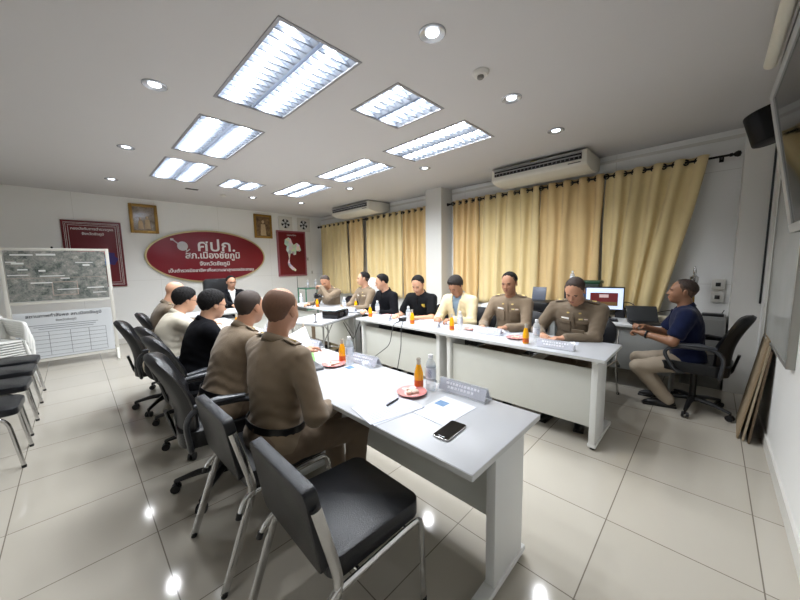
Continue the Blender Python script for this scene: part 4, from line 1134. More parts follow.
t = thing('plastic_chair', 'white plastic chair by the curtain behind the black polo', 'chair', (4.35, 3.95, 0), math.radians(170))
for c in p0.children:
    cc = c.copy(); COL.objects.link(cc); cc.parent = t

# ------------------------------------------------------------------ map easel
t = thing('map_easel', 'white framed easel holding an aerial photo map above a ruled table sheet', 'easel', (-.14, 7.2, 0), math.radians(-3))
EM = mat('easel_white', (222, 220, 212), .45, var=.05, vscale=20)
for s in (-1, 1):
    bm = BM(); box(bm, s * .56 - .022, s * .56 + .022, -.02, .02, .0, 1.82, .004); obj('post', bm, EM, t)
    bm = BM(); prism(bm, [(-.24, 0), (.24, 0), (.24, .03), (.03, .16), (-.03, .16), (-.24, .03)], s * .56 - .016, s * .56 + .016, 'X', .004); obj('foot', bm, EM, t)
for z in (1.80, 1.00, .12):
    bm = BM(); box(bm, -.54, .54, -.016, .016, z - .018, z + .018, .003); obj('rail', bm, EM, t)
m = bpy.data.materials.new('aerial_photo'); m.use_nodes = True; nt = m.node_tree
tc = nt.nodes.new('ShaderNodeTexCoord')
n1 = nt.nodes.new('ShaderNodeTexNoise'); n1.inputs['Scale'].default_value = 11; n1.inputs['Detail'].default_value = 8; n1.inputs['Roughness'].default_value = .8
cr = nt.nodes.new('ShaderNodeValToRGB'); e = cr.color_ramp.elements
e[0].position = .32; e[0].color = (*lin((48, 54, 52)), 1); e[1].position = .70; e[1].color = (*lin((196, 196, 190)), 1)
for p_, c_ in ((.42, (86, 94, 90)), (.5, (126, 130, 126)), (.58, (152, 148, 142))):
    q = e.new(p_); q.color = (*lin(c_), 1)
vo = nt.nodes.new('ShaderNodeTexVoronoi'); vo.feature = 'DISTANCE_TO_EDGE'; vo.inputs['Scale'].default_value = 9
cr2 = nt.nodes.new('ShaderNodeValToRGB'); cr2.color_ramp.elements[0].position = .0; cr2.color_ramp.elements[0].color = (.5, .5, .47, 1); cr2.color_ramp.elements[1].position = .035; cr2.color_ramp.elements[1].color = (0, 0, 0, 1)
mx = nt.nodes.new('ShaderNodeMix'); mx.data_type = 'RGBA'; mx.blend_type = 'ADD'; mx.inputs[0].default_value = .16
nt.links.new(tc.outputs['Object'], n1.inputs['Vector']); nt.links.new(tc.outputs['Object'], vo.inputs['Vector'])
nt.links.new(n1.outputs['Fac'], cr.inputs[0]); nt.links.new(vo.outputs['Distance'], cr2.inputs[0])
nt.links.new(cr.outputs[0], mx.inputs[6]); nt.links.new(cr2.outputs[0], mx.inputs[7]); nt.links.new(mx.outputs[2], nt.nodes['Principled BSDF'].inputs['Base Color'])
nt.nodes['Principled BSDF'].inputs['Roughness'].default_value = .35
bm = BM(); box(bm, -.53, .53, -.024, -.014, 1.03, 1.775); mp = obj('aerial_map', bm, m, t, False)
bm = BM()
for (x, z, w, h) in ((-.36, 1.715, .22, .022), (-.12, 1.72, .2, .028), (-.41, 1.59, .12, .024), (-.37, 1.50, .10, .02), (-.42, 1.42, .2, .014), (-.08, 1.40, .26, .014), (-.18, 1.48, .07, .026), (-.2, 1.30, .22, .018),
                     (.07, 1.19, .24, .014), (.28, 1.60, .2, .012), (.30, 1.56, .08, .026), (-.47, 1.61, .1, .014), (.38, 1.2, .2, .018), (.42, 1.12, .16, .012), (.05, 1.36, .1, .016)):
    box(bm, x - w / 2, x + w / 2, -.027, -.024, z - h / 2, z + h / 2)
obj('map_label', bm, mat('label_white', (226, 228, 226), .5), mp, False)
bm = BM()
for (a, b, c, d) in ((-.10, .18, 1.10, 1.112), (-.10, .18, 1.30, 1.312), (-.10, -.088, 1.10, 1.31), (.168, .18, 1.10, 1.31), (-.53, .5, 1.37, 1.376)): box(bm, a, b, -.0265, -.024, c, d)
obj('map_outline', bm, mat('outline_pale', (176, 160, 150), .5), mp, False)
bm = BM(); box(bm, -.53, .53, -.022, -.014, .15, .86); sh = obj('table_sheet', bm, mat('sheet_grey', (214, 218, 222), .5), t, False)
bm = BM()
for k in range(7):
    z = .56 - k * .062; box(bm, -.50, .44, -.024, -.022, z - .002, z + .002)
for x in (-.50, -.20, .03, .24, .44): box(bm, x - .002, x + .002, -.024, -.022, .56 - 6 * .062, .56)
for k, z in enumerate((.66, .63, .60)): box(bm, -.40 + k * .05, .36 - k * .03, -.024, -.022, z - .003, z + .003)
obj('ruled_lines', bm, mat('ruled_dark', (96, 102, 110), .6), sh, False)
text('lettering', 'สถานภาพกำลังพล สภ.เมืองชัยภูมิ', .062, mat('ink_dark', (60, 62, 70), .6), sh, (.0, -.024, .80), ext=.0006, off=.001)
text('lettering', 'จังหวัดชัยภูมิ', .045, MATS['ink_dark'], sh, (.0, -.024, .72), ext=.0006)
bm = BM(); cyl(bm, (-.05, -.02, 1.83), (-.05, .02, 1.83), .014, seg=12); obj('clip', bm, BLKPL, t)
#@@PART4
# ------------------------------------------------------------------ people: smooth implicit bodies turned into meshes
class Field:
    def __init__(s, lo, hi, h):
        s.h = h; s.lo = np.array(lo, np.float32)
        n = np.maximum(4, np.ceil((np.array(hi) - np.array(lo)) / h).astype(int) + 1)
        s.n = n; s.d = np.full(tuple(n), .5, np.float32)
    def win(s, lo, hi):
        a = np.clip(np.floor((np.array(lo) - s.lo) / s.h).astype(int), 0, s.n - 1)
        b = np.clip(np.ceil((np.array(hi) - s.lo) / s.h).astype(int) + 1, 1, s.n)
        if np.any(b - a < 1): return None
        sl = tuple(slice(i, j) for i, j in zip(a, b))
        ax = [s.lo[k] + s.h * np.arange(a[k], b[k], dtype=np.float32) for k in range(3)]
        return sl, ax[0][:, None, None], ax[1][None, :, None], ax[2][None, None, :]
    def ev(s, pr, X, Y, Z, infl=0.0):
        kind = pr[0]
        if kind == 'c':
            _, a, b, ra, rb, sq = pr
            a = np.array(a, np.float32); b = np.array(b, np.float32); ab = b - a; L = float(ab @ ab) + 1e-9
            px, py, pz = X - a[0], Y - a[1], Z - a[2]
            t = np.clip((px * ab[0] + py * ab[1] + pz * ab[2]) / L, 0, 1)
            qx, qy, qz = px - t * ab[0], py - t * ab[1], pz - t * ab[2]
            q2 = qx * qx + qy * qy + qz * qz
            if sq is not None:
                ax, f = sq; qn = qx * ax[0] + qy * ax[1] + qz * ax[2]
                q2 = q2 + (f * f - 1) * qn * qn
            return np.sqrt(np.maximum(q2, 1e-12)) - (ra + (rb - ra) * t) - infl
        if kind == 'e':
            _, c, r, R = pr
            px, py, pz = X - c[0], Y - c[1], Z - c[2]
            r = [v + infl for v in r]
            u = [(px * R[0][k] + py * R[1][k] + pz * R[2][k]) for k in range(3)]
            k0 = np.sqrt(sum((u[k] / r[k]) ** 2 for k in range(3)) + 1e-12)
            k1 = np.sqrt(sum((u[k] / r[k] ** 2) ** 2 for k in range(3)) + 1e-12)
            return k0 * (k0 - 1) / k1
    def bbox(s, pr, pad):
        if pr[0] == 'c':
            a, b = np.array(pr[1]), np.array(pr[2]); r = max(pr[3], pr[4]) * (1 if pr[5] is None else max(1, 1 / pr[5][1])) + pad
            return np.minimum(a, b) - r, np.maximum(a, b) + r
        r = max(pr[2]) + pad; return np.array(pr[1]) - r, np.array(pr[1]) + r
    def add(s, pr, k=.02, infl=0.0):
        w = s.win(*s.bbox(pr, infl + k + s.h * 3))
        if w is None: return
        sl, X, Y, Z = w; f = s.ev(pr, X, Y, Z, infl); D = s.d[sl]
        h = np.clip(.5 + .5 * (D - f) / k, 0, 1); s.d[sl] = D * (1 - h) + f * h - k * h * (1 - h)
    def sub(s, pr, k=.01, infl=0.0):
        w = s.win(*s.bbox(pr, infl + k + s.h * 3))
        if w is None: return
        sl, X, Y, Z = w; f = -s.ev(pr, X, Y, Z, infl); D = s.d[sl]
        h = np.clip(.5 - .5 * (D - f) / k, 0, 1); s.d[sl] = D * (1 - h) + f * h + k * h * (1 - h)
    def coords(s):
        return [(s.lo[k] + s.h * np.arange(s.n[k], dtype=np.float32)).reshape([-1 if i == k else 1 for i in range(3)]) for k in range(3)]
    def at(s, p):
        i = np.clip(np.round((np.array(p) - s.lo) / s.h).astype(int), 0, s.n - 1); return float(s.d[tuple(i)])
    def surf(s, p, d, far=.35):
        """from p go along d while outside; the point on the surface"""
        p = np.array(p, float); d = np.array(d, float)
        for k in range(160):
            if s.at(p) <= 0: break
            p = p + d * .003
        return p - d * .002
    def mesh(s, name):
        d = s.d; sg = d < 0
        def c(a, i, j, k): return a[i:a.shape[0] - 1 + i, j:a.shape[1] - 1 + j, k:a.shape[2] - 1 + k]
        cnt = sum(c(sg, i, j, k).astype(np.int8) for i in (0, 1) for j in (0, 1) for k in (0, 1))
        idx = np.argwhere((cnt > 0) & (cnt < 8))
        ids = -np.ones(cnt.shape, np.int32); ids[tuple(idx.T)] = np.arange(len(idx))
        I, J, K = idx.T
        V = np.zeros((len(idx), 3), np.float32); N = np.zeros(len(idx), np.float32)
        cs = {(a, b, e): d[I + a, J + b, K + e] for a in (0, 1) for b in (0, 1) for e in (0, 1)}
        for a in cs:
            for ax in range(3):
                if a[ax]: continue
                b = list(a); b[ax] = 1; b = tuple(b)
                da, db = cs[a], cs[b]; m = (da < 0) != (db < 0)
                t = np.where(m, da / np.where(m, da - db, 1), 0)
                p = np.stack([np.full_like(t, a[q]) for q in range(3)], 1); p[:, ax] = t
                V += p * m[:, None]; N += m
        V /= N[:, None]
        V = (V + idx) * s.h + s.lo
        F = []
        for ax in range(3):
            s0 = [slice(None)] * 3; s1 = [slice(None)] * 3; s0[ax] = slice(0, -1); s1[ax] = slice(1, None)
            a, b = sg[tuple(s0)], sg[tuple(s1)]
            e = np.argwhere(a != b); u, v = [(1, 2), (2, 0), (0, 1)][ax]
            e = e[(e[:, u] > 0) & (e[:, v] > 0) & (e[:, u] < ids.shape[u]) & (e[:, v] < ids.shape[v])]
            flip = a[tuple(e.T)]
            q = []
            for du, dv in ((1, 1), (0, 1), (0, 0), (1, 0)):
                f = e.copy(); f[:, u] -= du; f[:, v] -= dv; q.append(ids[tuple(f.T)])
            q = np.stack(q, 1); q[~flip] = q[~flip][:, ::-1]
            F.append(q)
        F = np.concatenate(F); F = F[(F >= 0).all(1)]
        me = bpy.data.meshes.new(name)
        me.vertices.add(len(V)); me.vertices.foreach_set('co', V.ravel())
        me.loops.add(F.size); me.loops.foreach_set('vertex_index', F.ravel().astype(np.int32))
        me.polygons.add(len(F)); me.polygons.foreach_set('loop_start', np.arange(0, F.size, 4, dtype=np.int32))
        me.update(calc_edges=True); me.validate()
        return me

def rotm(yaw=0, pitch=0, roll=0):
    """columns: forward, left, up; pitch > 0 looks down, roll > 0 tips to the left"""
    M = Matrix.Rotation(math.radians(yaw), 3, 'Z') @ Matrix.Rotation(math.radians(pitch), 3, 'Y') @ Matrix.Rotation(math.radians(-roll), 3, 'X')
    return M
SKINS = {}
def skin(n, rgb): return mat('skin_' + n, rgb, .5, var=.05, vscale=25, sss=.08)

def person(label, loc, face, seat=.46, lean=8, torso_yaw=0, side=0, head=(0, 0, 0), hL=None, hR=None, size=1.0, bulk=1.0, h=.006,
           skin_m=None, hair='short', hair_m=None, top='uniform', top_m=None, top2_m=None, pants_m=None, extras=(), feet=None, curl=(25, 25), neck_f=.0, elbow=(0, 0), knees=None, sleeve=1.0,
           group='people seated around the tables'):
    """loc: x, y of the seat centre; face: heading in degrees. Hand targets hL, hR are world points of the wrists."""
    rz = math.radians(face)
    t = thing('person', label, 'person', (loc[0], loc[1], 0), rz, group)
    Wl = Matrix.Rotation(-rz, 3, 'Z')
    def L(p): return Wl @ (Vector(p) - Vector((loc[0], loc[1], 0)))
    S = size
    V3 = Vector
    P = V3((-.03, 0, seat + .088))
    T = rotm(torso_yaw, lean, side)           # torso frame
    T0 = rotm(torso_yaw * .3, lean * .6, side * .5)
    fw, lf, up = T.col[0], T.col[1], T.col[2]
    f0, l0, u0 = T0.col[0], T0.col[1], T0.col[2]
    waist = P + u0 * .143 * S
    chest = waist + up * .19 * S - fw * .01
    nb = chest + up * .19 * S - fw * .012
    H = rotm(*head) if len(head) == 3 else head
    hd = nb + up * .075 * S + fw * (.015 + neck_f) + H.col[2] * .085 + H.col[0] * .02
    sh = {1: chest + up * .125 * S + lf * .178 * S * (bulk ** .4), -1: chest + up * .125 * S - lf * .178 * S * (bulk ** .4)}
    UA, FA = .285 * S, .25 * S
    arms = {}
    for s, tgt, el in ((1, hL, elbow[0]), (-1, hR, elbow[1])):
        if tgt is None: w = P + V3((.34, s * .13, .10))
        else: w = L(tgt)
        d = w - sh[s]; dist = d.length
        if dist > (UA + FA) * .985: w = sh[s] + d.normalized() * (UA + FA) * .985; d = w - sh[s]; dist = d.length
        if dist < .12: dist = .12
        a = (UA ** 2 - FA ** 2 + dist ** 2) / (2 * dist); hh = math.sqrt(max(0, UA ** 2 - a * a))
        pole = (V3((0, 0, -1)) + lf * s * (.55 + el) - fw * .25); dn = d.normalized(); pole = (pole - dn * pole.dot(dn)).normalized()
        arms[s] = (sh[s], sh[s] + dn * a + pole * hh, w)
    hips = {s: P + V3((0, s * .09 * S, -.02)) for s in (1, -1)}
    legs = {}
    for s in (1, -1):
        ft = V3((.40, s * .13, .075)) if feet is None else L(feet[0 if s > 0 else 1])
        TH, SHN = .43 * S, .42 * S
        d = ft - hips[s]; dist = min(d.length, (TH + SHN) * .99); dn = d.normalized(); ft = hips[s] + dn * dist
        a = (TH ** 2 - SHN ** 2 + dist ** 2) / (2 * dist); hh = math.sqrt(max(0, TH ** 2 - a * a))
        pole = V3((1, s * .12, 1)); pole = (pole - dn * pole.dot(dn)).normalized()
        legs[s] = (hips[s], hips[s] + dn * a + pole * hh, ft)
    b = bulk
    torso = [(('c', P - l0 * .075 * S, P + l0 * .075 * S, .112 * b, .112 * b, None), .03),
             (('e', waist + f0 * .012 * b, (.112 * b, .148 * b * S, .15), T0), .06),
             (('e', chest, (.112 * b ** .8, .165 * S * b ** .6, .19), T), .06),
             (('c', chest + up * .105 * S - lf * .125 * S, chest + up * .105 * S + lf * .125 * S, .068 * b ** .5, .068 * b ** .5, None), .06),
             (('c', nb - up * .03, chest + up * .115 + lf * .12 * S, .05, .048, None), .04), (('c', nb - up * .03, chest + up * .115 - lf * .12 * S, .05, .048, None), .04)]
    def cap(a, b_, ra, rb, sq=None): return ('c', tuple(a), tuple(b_), ra, rb, sq)
    A_up = {s: cap(arms[s][0], arms[s][1], .052 * b ** .5, .041 * b ** .5) for s in (1, -1)}
    A_fo = {s: cap(arms[s][1], arms[s][2], .042 * b ** .5, .027) for s in (1, -1)}
    Lg_t = {s: cap(legs[s][0], legs[s][1], .084 * b ** .6, .058) for s in (1, -1)}
    Lg_s = {s: cap(legs[s][1], legs[s][2], .056, .038) for s in (1, -1)}
    allp = [V3(p) for p in (P, waist, chest, nb, hd)] + [q for s in (1, -1) for q in arms[s] + legs[s]]
    lo = [min(p[k] for p in allp) - .22 for k in range(3)]; hi = [max(p[k] for p in allp) + .22 for k in range(3)]
    lo[2] = max(lo[2], -.02)
    # ---- the body: head, neck, torso, arms, hands, legs in one surface
    B = Field(lo, hi, h)
    for pr, k in torso: B.add((pr[0],) + tuple(tuple(q) if isinstance(q, Vector) else q for q in pr[1:]), k, -.006)
    for s in (1, -1):
        B.add(A_up[s], .03); B.add(A_fo[s], .02); B.add(Lg_t[s], .03, -.006); B.add(Lg_s[s], .02, -.004)
        B.add(cap(legs[s][2] + V3((-.02, 0, -.03)), legs[s][2] + V3((.13, s * .02, -.045)), .03, .022), .02)
    def hp(x, y, z): return tuple(hd + H.col[0] * x + H.col[1] * y + H.col[2] * z)
    sc = 1.0
    headp = [(('e', hp(-.014, 0, .03), (.100, .078, .090), H), .02), (('e', hp(.026, 0, -.026), (.067, .062, .086), H), .03), (('e', hp(.050, 0, -.084), (.033, .038, .028), H), .03),
             (('e', hp(.05, .033, -.035), (.032, .026, .03), H), .02), (('e', hp(.05, -.033, -.035), (.032, .026, .03), H), .02)]
    B.add(cap(nb - up * .05, hd - H.col[2] * .05 - H.col[0] * .022, .058 * b ** .5, .054 * b ** .5), .03)
    for pr, k in headp: B.add(pr, k)
    B.add(cap(hp(.080, -.03, .014), hp(.080, .03, .014), .011, .011), .016)
    for s in (1, -1): B.sub(('e', hp(.094, s * .031, -.003), (.014, .018, .010), H), .012)
    B.add(cap(hp(.088, 0, .004), hp(.108, 0, -.030), .0065, .0105), .010)
    for s in (1, -1): B.add(('e', hp(.097, s * .012, -.034), (.010, .008, .007), H), .006)
    B.add(cap(hp(.086, -.017, -.060), hp(.086, .017, -.060), .008, .008), .010); B.add(cap(hp(.084, -.013, -.071), hp(.084, .013, -.071), .008, .008), .008)
    B.sub(cap(hp(.098, -.02, -.0655), hp(.098, .02, -.0655), .004, .004), .004)
    for s in (1, -1):
        Re = H @ rotm(s * 22, 0, 0)
        B.add(('e', hp(-.012, s * .080, -.008), (.018, .008, .033), Re), .008)
        B.sub(('e', hp(-.006, s * .092, -.004), (.008, .006, .016), Re), .006)
    # hands
    for s in (1, -1):
        sh_, el, w = arms[s]
        fd = (w - el).normalized()
        cu = curl[0 if s > 0 else 1]
        flat = cu < 60
        if flat: fd = V3((fd.x, fd.y, max(-.25, min(.1, fd.z)))).normalized()
        nz = V3((0, 0, 1)); side_v = nz.cross(fd).normalized() * s       # towards the outside of the body
        nrm = fd.cross(side_v * s).normalized() * 1.0
        if nrm.z < 0: nrm = -nrm
        th = -side_v                                                    # thumb side: inwards
        palm0 = w; c_ = w + fd * .05
        B.add(cap(w, w + fd * .02, .026, .026), .015)
        for q in (-.024, -.008, .008, .024): B.add(cap(w + fd * .015 + th * q * .7, w + fd * .085 + th * q, .0145, .0115), .008)
        for q, ln, dl in ((.027, .070, -.004), (.009, .078, .003), (-.009, .072, .0), (-.027, .056, -.008)):
            p = w + fd * (.088 + dl) + th * q; ang = 8.0; dirv = fd
            for seg_, fr in ((0, .45), (1, .30), (2, .25)):
                ang += cu * (.8 if seg_ == 0 else 1.0)
                a_ = math.radians(ang); dv = (fd * math.cos(a_) - nrm * math.sin(a_) + th * q * 2.2).normalized()
                p2 = p + dv * ln * fr
                B.add(cap(p, p2, .0088 - .0006 * seg_, .0083 - .0006 * seg_), .003); p = p2
        p = w + fd * .025 + th * .024; d1 = (fd * .72 + th * .62 - nrm * (.15 + cu * .004)).normalized(); p2 = p + d1 * .042; B.add(cap(p, p2, .0135, .0105), .01)
        d2 = (fd * .92 + th * .15 - nrm * (.2 + cu * .004)).normalized(); B.add(cap(p2, p2 + d2 * .032, .0102, .0085), .004)
    sk = skin_m
    link_mesh('body', B.mesh('body'), sk, t, True, 180)
    # ---- eyes, brows
    for s in (1, -1):
        bm = BM(); ball(bm, hp(.0765, s * .031, -.004), (.0085, .0115, .0038), 14, Matrix(H).to_4x4()); obj('eye', bm, mat('eye_dark', (34, 26, 22), .25), t)
        bm = BM(); tube(bm, [hp(.0905, s * .012, .013), hp(.0925, s * .028, .019), hp(.083, s * .047, .014)], [.0034, .0044, .0026], 8, flat=(tuple(H.col[2]), .8)); obj('eyebrow', bm, mat('brow_dark', (34, 28, 24), .8), t)
    bm = BM(); tube(bm, [hp(.088, .020, -.065), hp(.0955, .008, -.062), hp(.0965, 0, -.0632), hp(.0955, -.008, -.062), hp(.088, -.020, -.065)], [.002, .0042, .0045, .0042, .002], 8); tube(bm, [hp(.087, .016, -.070), hp(.0935, 0, -.0715), hp(.087, -.016, -.070)], [.002, .0048, .002], 8)
    obj('lips', bm, mat('lips', (156, 96, 84), .5), t)
    # ---- hair
    if hair:
        th_, top_cut = {'buzz': (.0035, None), 'short': (.0085, None), 'full': (.015, None), 'bald': (.0030, 1), 'fade': (.0065, None)}[hair]
        hlo = hd - V3((.16, .16, .17)); hhi = hd + V3((.16, .16, .17))
        Hf = Field(hlo, hhi, .004)
        for pr, k in headp[:2]: Hf.add(pr, k, th_ if pr is headp[0][0] else th_ * .5)
        if hair in ('buzz', 'bald', 'fade', 'short', 'full'): Hf.add(cap(nb, hd - H.col[2] * .05 - H.col[0] * .022, .058 * b ** .5, .054 * b ** .5), .03, th_ * .35)
        X, Y, Z = Hf.coords(); px, py, pz = X - hd.x, Y - hd.y, Z - hd.z
        lx = px * H.col[0].x + py * H.col[0].y + pz * H.col[0].z; ly = px * H.col[1].x + py * H.col[1].y + pz * H.col[1].z; lz = px * H.col[2].x + py * H.col[2].y + pz * H.col[2].z
        xs_, zs_ = [-.2, -.075, -.045, -.030, .008, .016, .040, .062, .2], [-.062, -.058, -.035, -.006, -.006, .035, .062, .082, .084]
        if hair in ('full',): zs_ = [-.075, -.072, -.05, -.02, -.022, .025, .050, .064, .068]
        if hair == 'short': zs_ = [-.062, -.058, -.035, -.006, -.002, .042, .072, .094, .096]
        if hair == 'fade': zs_ = [-.01, -.01, .005, .02, .024, .05, .068, .088, .09]
        cut = np.interp(lx, xs_, zs_).astype(np.float32)
        g_ = np.abs(ly) / .06
        cut = cut + np.where(lx > .03, .008 - .016 * np.clip(g_ - .3, 0, 1.2), 0)
        cut = cut + (.0035 * np.sin(ly * 210 + 1.3) + .0025 * np.sin(ly * 470 + lx * 300)).astype(np.float32)
        tp_ = {'buzz': .0042, 'bald': .0036, 'fade': .0095, 'short': .0105, 'full': .014}[hair]
        Hf.d = Hf.d + (np.clip((.034 - (lz - cut)) / .034, 0, 1) * tp_).astype(np.float32)
        Hf.d = np.maximum(Hf.d, (cut - .004 - lz) * .8)
        if hair in ('fade', 'short'):
            S2_ = Field(hlo, hhi, .004)
            for pr, k in headp[:2]: S2_.add(pr, k, .0022)
            S2_.add(cap(nb, hd - H.col[2] * .05 - H.col[0] * .022, .058 * b ** .5, .054 * b ** .5), .03, .0008)
            cut2 = np.interp(lx, [-.2, -.075, -.045, -.030, .010, .018, .036, .050, .2], [-.058, -.055, -.03, -.012, -.016, .022, .040, .2, .2]).astype(np.float32)
            S2_.d = S2_.d + (np.clip((.03 - (lz - cut2)) / .03, 0, 1) * .0026).astype(np.float32)
            S2_.d = np.maximum(S2_.d, (cut2 - lz) * .8)
            sm_ = S2_.mesh('side_hair')
            if len(sm_.vertices): link_mesh('side_hair', sm_, mat('hair_sides', (84, 64, 52), .8, var=.25, vscale=160), t, True, 180)
        if hair != 'buzz' and hair != 'bald':
            Hf.d = Hf.d + (.0016 * np.sin(lx * 260 + 3 * np.sin(ly * 90)) * np.sin(ly * 230 + lz * 60)).astype(np.float32)
        if top_cut:
            crown = np.sqrt(((lx - .018) / 1.35) ** 2 + ly ** 2) - .060
            Hf.d = np.maximum(Hf.d, -np.maximum(crown, .040 - lz))
        hm_ = Hf.mesh('hair')
        if len(hm_.vertices): link_mesh('hair', hm_, hair_m, t, True, 180)
    # ---- clothes
    def wr(F, amp, infl=0.0):
        X, Y, Z = F.coords()
        a = np.sin(X * 61 + 2.1 * np.sin(Z * 23 + Y * 9)) * np.sin(Z * 47 + 3 * np.sin(X * 19 + Y * 27))
        c2 = np.sin(Z * 92 + 5 * np.sin(Y * 15) + 3 * np.sin(X * 14))
        el = 0
        wz = np.clip(1 - np.abs(Z - waist.z) / .2, 0, 1)
        F.d += (amp * (.6 * a + .8 * c2 * (wz + .15))).astype(np.float32)
    def cloth(name, parts, m, infl, k=None, amp=.0022, hh=None, cuts=(), zmin=None, hollow=None):
        F = Field(lo, hi, hh or max(h, .0065))
        for pr, kk in parts: F.add((pr[0],) + tuple(tuple(q) if isinstance(q, Vector) else q for q in pr[1:]), kk, infl)
        wr(F, amp)
        X, Y, Z = F.coords()
        for (p, n) in cuts:     # remove the side the normal points to
            F.d = np.maximum(F.d, ((X - p[0]) * n[0] + (Y - p[1]) * n[1] + (Z - p[2]) * n[2]).astype(np.float32))
        if hollow: hollow(F, X, Y, Z)
        return F
    arms_p = []
    for s in (1, -1):
        a, e, w = arms[s]
        if sleeve >= 1:
            arms_p += [(A_up[s], .03), (('c', tuple(e), tuple(w - (w - e).normalized() * .012), .043 * b ** .5, .031, None), .025)]
        else:
            q = a + (e - a) * .72; arms_p += [(('c', tuple(a), tuple(q), .056 * b ** .5, .055 * b ** .5, None), .03)]
    neckcut = ('c', tuple(nb - up * .012 + fw * .012), tuple(hd), .060 * b ** .5, .058, None)
    def shirt_cut(F, X, Y, Z):
        F.sub(neckcut, .006)
        if sleeve < 1:
            for s in (1, -1):
                a, e, w = arms[s]; q = a + (e - a) * .72; n = (e - a).normalized()
                F.sub(('c', tuple(q + n * .055), tuple(e + n * .02), .062, .06, None), .003)
                F.add(('c', tuple(a), tuple(q), .054 * b ** .5, .0535 * b ** .5, None), .004, .002)
    if top == 'jacket':
        SF = cloth('shirt', torso, top2_m, .006, amp=.001, hollow=lambda F, X, Y, Z: F.sub(neckcut, .006))
        link_mesh('shirt', SF.mesh('shirt'), top2_m, t, True, 180)
        def vcut(F, X, Y, Z):
            F.sub(neckcut, .006)
            px, py, pz = X - chest.x, Y - chest.y, Z - chest.z
            a = px * fw.x + py * fw.y + pz * fw.z; l_ = px * lf.x + py * lf.y + pz * lf.z; u_ = px * up.x + py * up.y + pz * up.z
            wdt = np.interp(u_, [-.30, -.06, .16, .3], [.004, .006, .062, .075])
            V_ = np.maximum(np.abs(l_) - wdt, .03 - a).astype(np.float32)
            F.d = np.maximum(F.d, -V_)
        JF = cloth('jacket', torso + arms_p, top_m, .019, amp=.003, hollow=vcut)
        link_mesh('jacket', JF.mesh('jacket'), top_m, t, True, 180)
        CF = JF
        for s in (1, -1):       # lapels
            bm = BM(); pts = [nb + lf * s * .062 - fw * .01 + up * .012, chest + up * .15 + lf * s * .062 + fw * .2, chest + up * .06 + lf * s * .045 + fw * .25, chest - up * .05 + lf * s * .012 + fw * .25]
            q = [pts[0]] + [V3(CF.surf(p + lf * s * .008, -fw)) for p in pts[1:]]
            tube(bm, q, [.014, .020, .020, .006], 10, flat=(tuple(fw), .3)); obj('lapel', bm, top_m, t)
    else:
        CF = cloth('shirt', torso + arms_p, top_m, .013, amp=.0024 if top != 'polo' else .003, hollow=shirt_cut)
        link_mesh('shirt', CF.mesh('shirt'), top_m, t, True, 180)
    # collar
    cm = top2_m if top == 'jacket' else top_m
    bm = BM()
    def col(u, v):
        a = math.radians(24 + 312 * u); r, z = [(.062, -.012), (.062, .030), (.069, .028), (.082, -.008)][int(round(v * 3))]
        r *= b ** .5; back = .5 - .5 * math.cos(a * 1.0)
        ctr = nb + fw * .010
        return ctr + fw * (math.cos(a) * r * 1.05) + lf * (math.sin(a) * r) + up * (z + .018 * back - .028 * (1 - back) - (.014 if v > .9 and back < .12 else 0))
    grid_surface(bm, col, 30, 4); o = obj('collar', bm, cm, t, True, 70); md = o.modifiers.new('thickness', 'SOLIDIFY'); md.thickness = .003
    # trousers, belt, shoes
    tp = [(torso[0][0], .03), (('c', tuple(P - l0 * .05), tuple(P + u0 * .09 - l0 * .0), .115 * b, .118 * b, None), .04)]
    for s in (1, -1): tp += [(Lg_t[s], .03), (('c', tuple(legs[s][1]), tuple(legs[s][2] + V3((0, 0, .0))), .058, .050, None), .025)]
    PF = cloth('trousers', tp, pants_m, .009, amp=.0028, cuts=[(P + u0 * .10, u0)])
    link_mesh('trousers', PF.mesh('trousers'), pants_m, t, True, 180)
    SHF = mat('shoe_black', (18, 18, 20), .3)
    for s in (1, -1):
        f = legs[s][2]; bm = BM(); dx = V3((1, s * .12, 0)).normalized()
        zf = f.z - .062
        c0_ = V3((f.x, f.y, 0)) - dx * .05
        ang = math.atan2(dx.y, dx.x)
        ring = []
        M = Matrix.Translation((f.x, f.y, f.z - .078)) @ Matrix.Rotation(ang, 4, 'Z')
        box(bm, -.075, .20, -.042, .042, 0, .022, .010, 3, M)
        ball(bm, (0, 0, 0), (.065, .042, .055), 16, None) if False else None
        sub = bmesh.new(); bmesh.ops.create_uvsphere(sub, u_segments=18, v_segments=12, radius=1)
        for v in sub.verts: v.co = V3((v.co.x * .135 + .062, v.co.y * .046 * (1.05 - .15 * v.co.x), max(-.3, v.co.z) * (.052 - .016 * v.co.x) + .026))
        merge(bm, sub, M)
        sub = bmesh.new(); bmesh.ops.create_uvsphere(sub, u_segments=16, v_segments=10, radius=1)
        for v in sub.verts: v.co = V3((v.co.x * .052 - .015, v.co.y * .044, v.co.z * .055 + .05))
        merge(bm, sub, M)
        obj('shoe', bm, SHF, t)
    # ---- details
    def on_chest(l_, u_, w, hh_, d, name, m, bev=.002):
        p0 = chest + lf * l_ + up * u_ + fw * .3; q = V3(CF.surf(p0, -fw))
        # local slope
        qa = V3(CF.surf(p0 + lf * .02, -fw)); qb = V3(CF.surf(p0 - lf * .02, -fw)); qc = V3(CF.surf(p0 + up * .02, -fw)); qd = V3(CF.surf(p0 - up * .02, -fw))
        ex = (qa - qb).normalized(); ez = (qc - qd).normalized(); en = ex.cross(ez).normalized()
        if en.dot(fw) < 0: en = -en
        ez = en.cross(ex).normalized() if en.cross(ex).dot(up) > 0 else -en.cross(ex).normalized()
        M = Matrix(((en.x, ex.x, ez.x, q.x), (en.y, ex.y, ez.y, q.y), (en.z, ex.z, ez.z, q.z), (0, 0, 0, 1)))
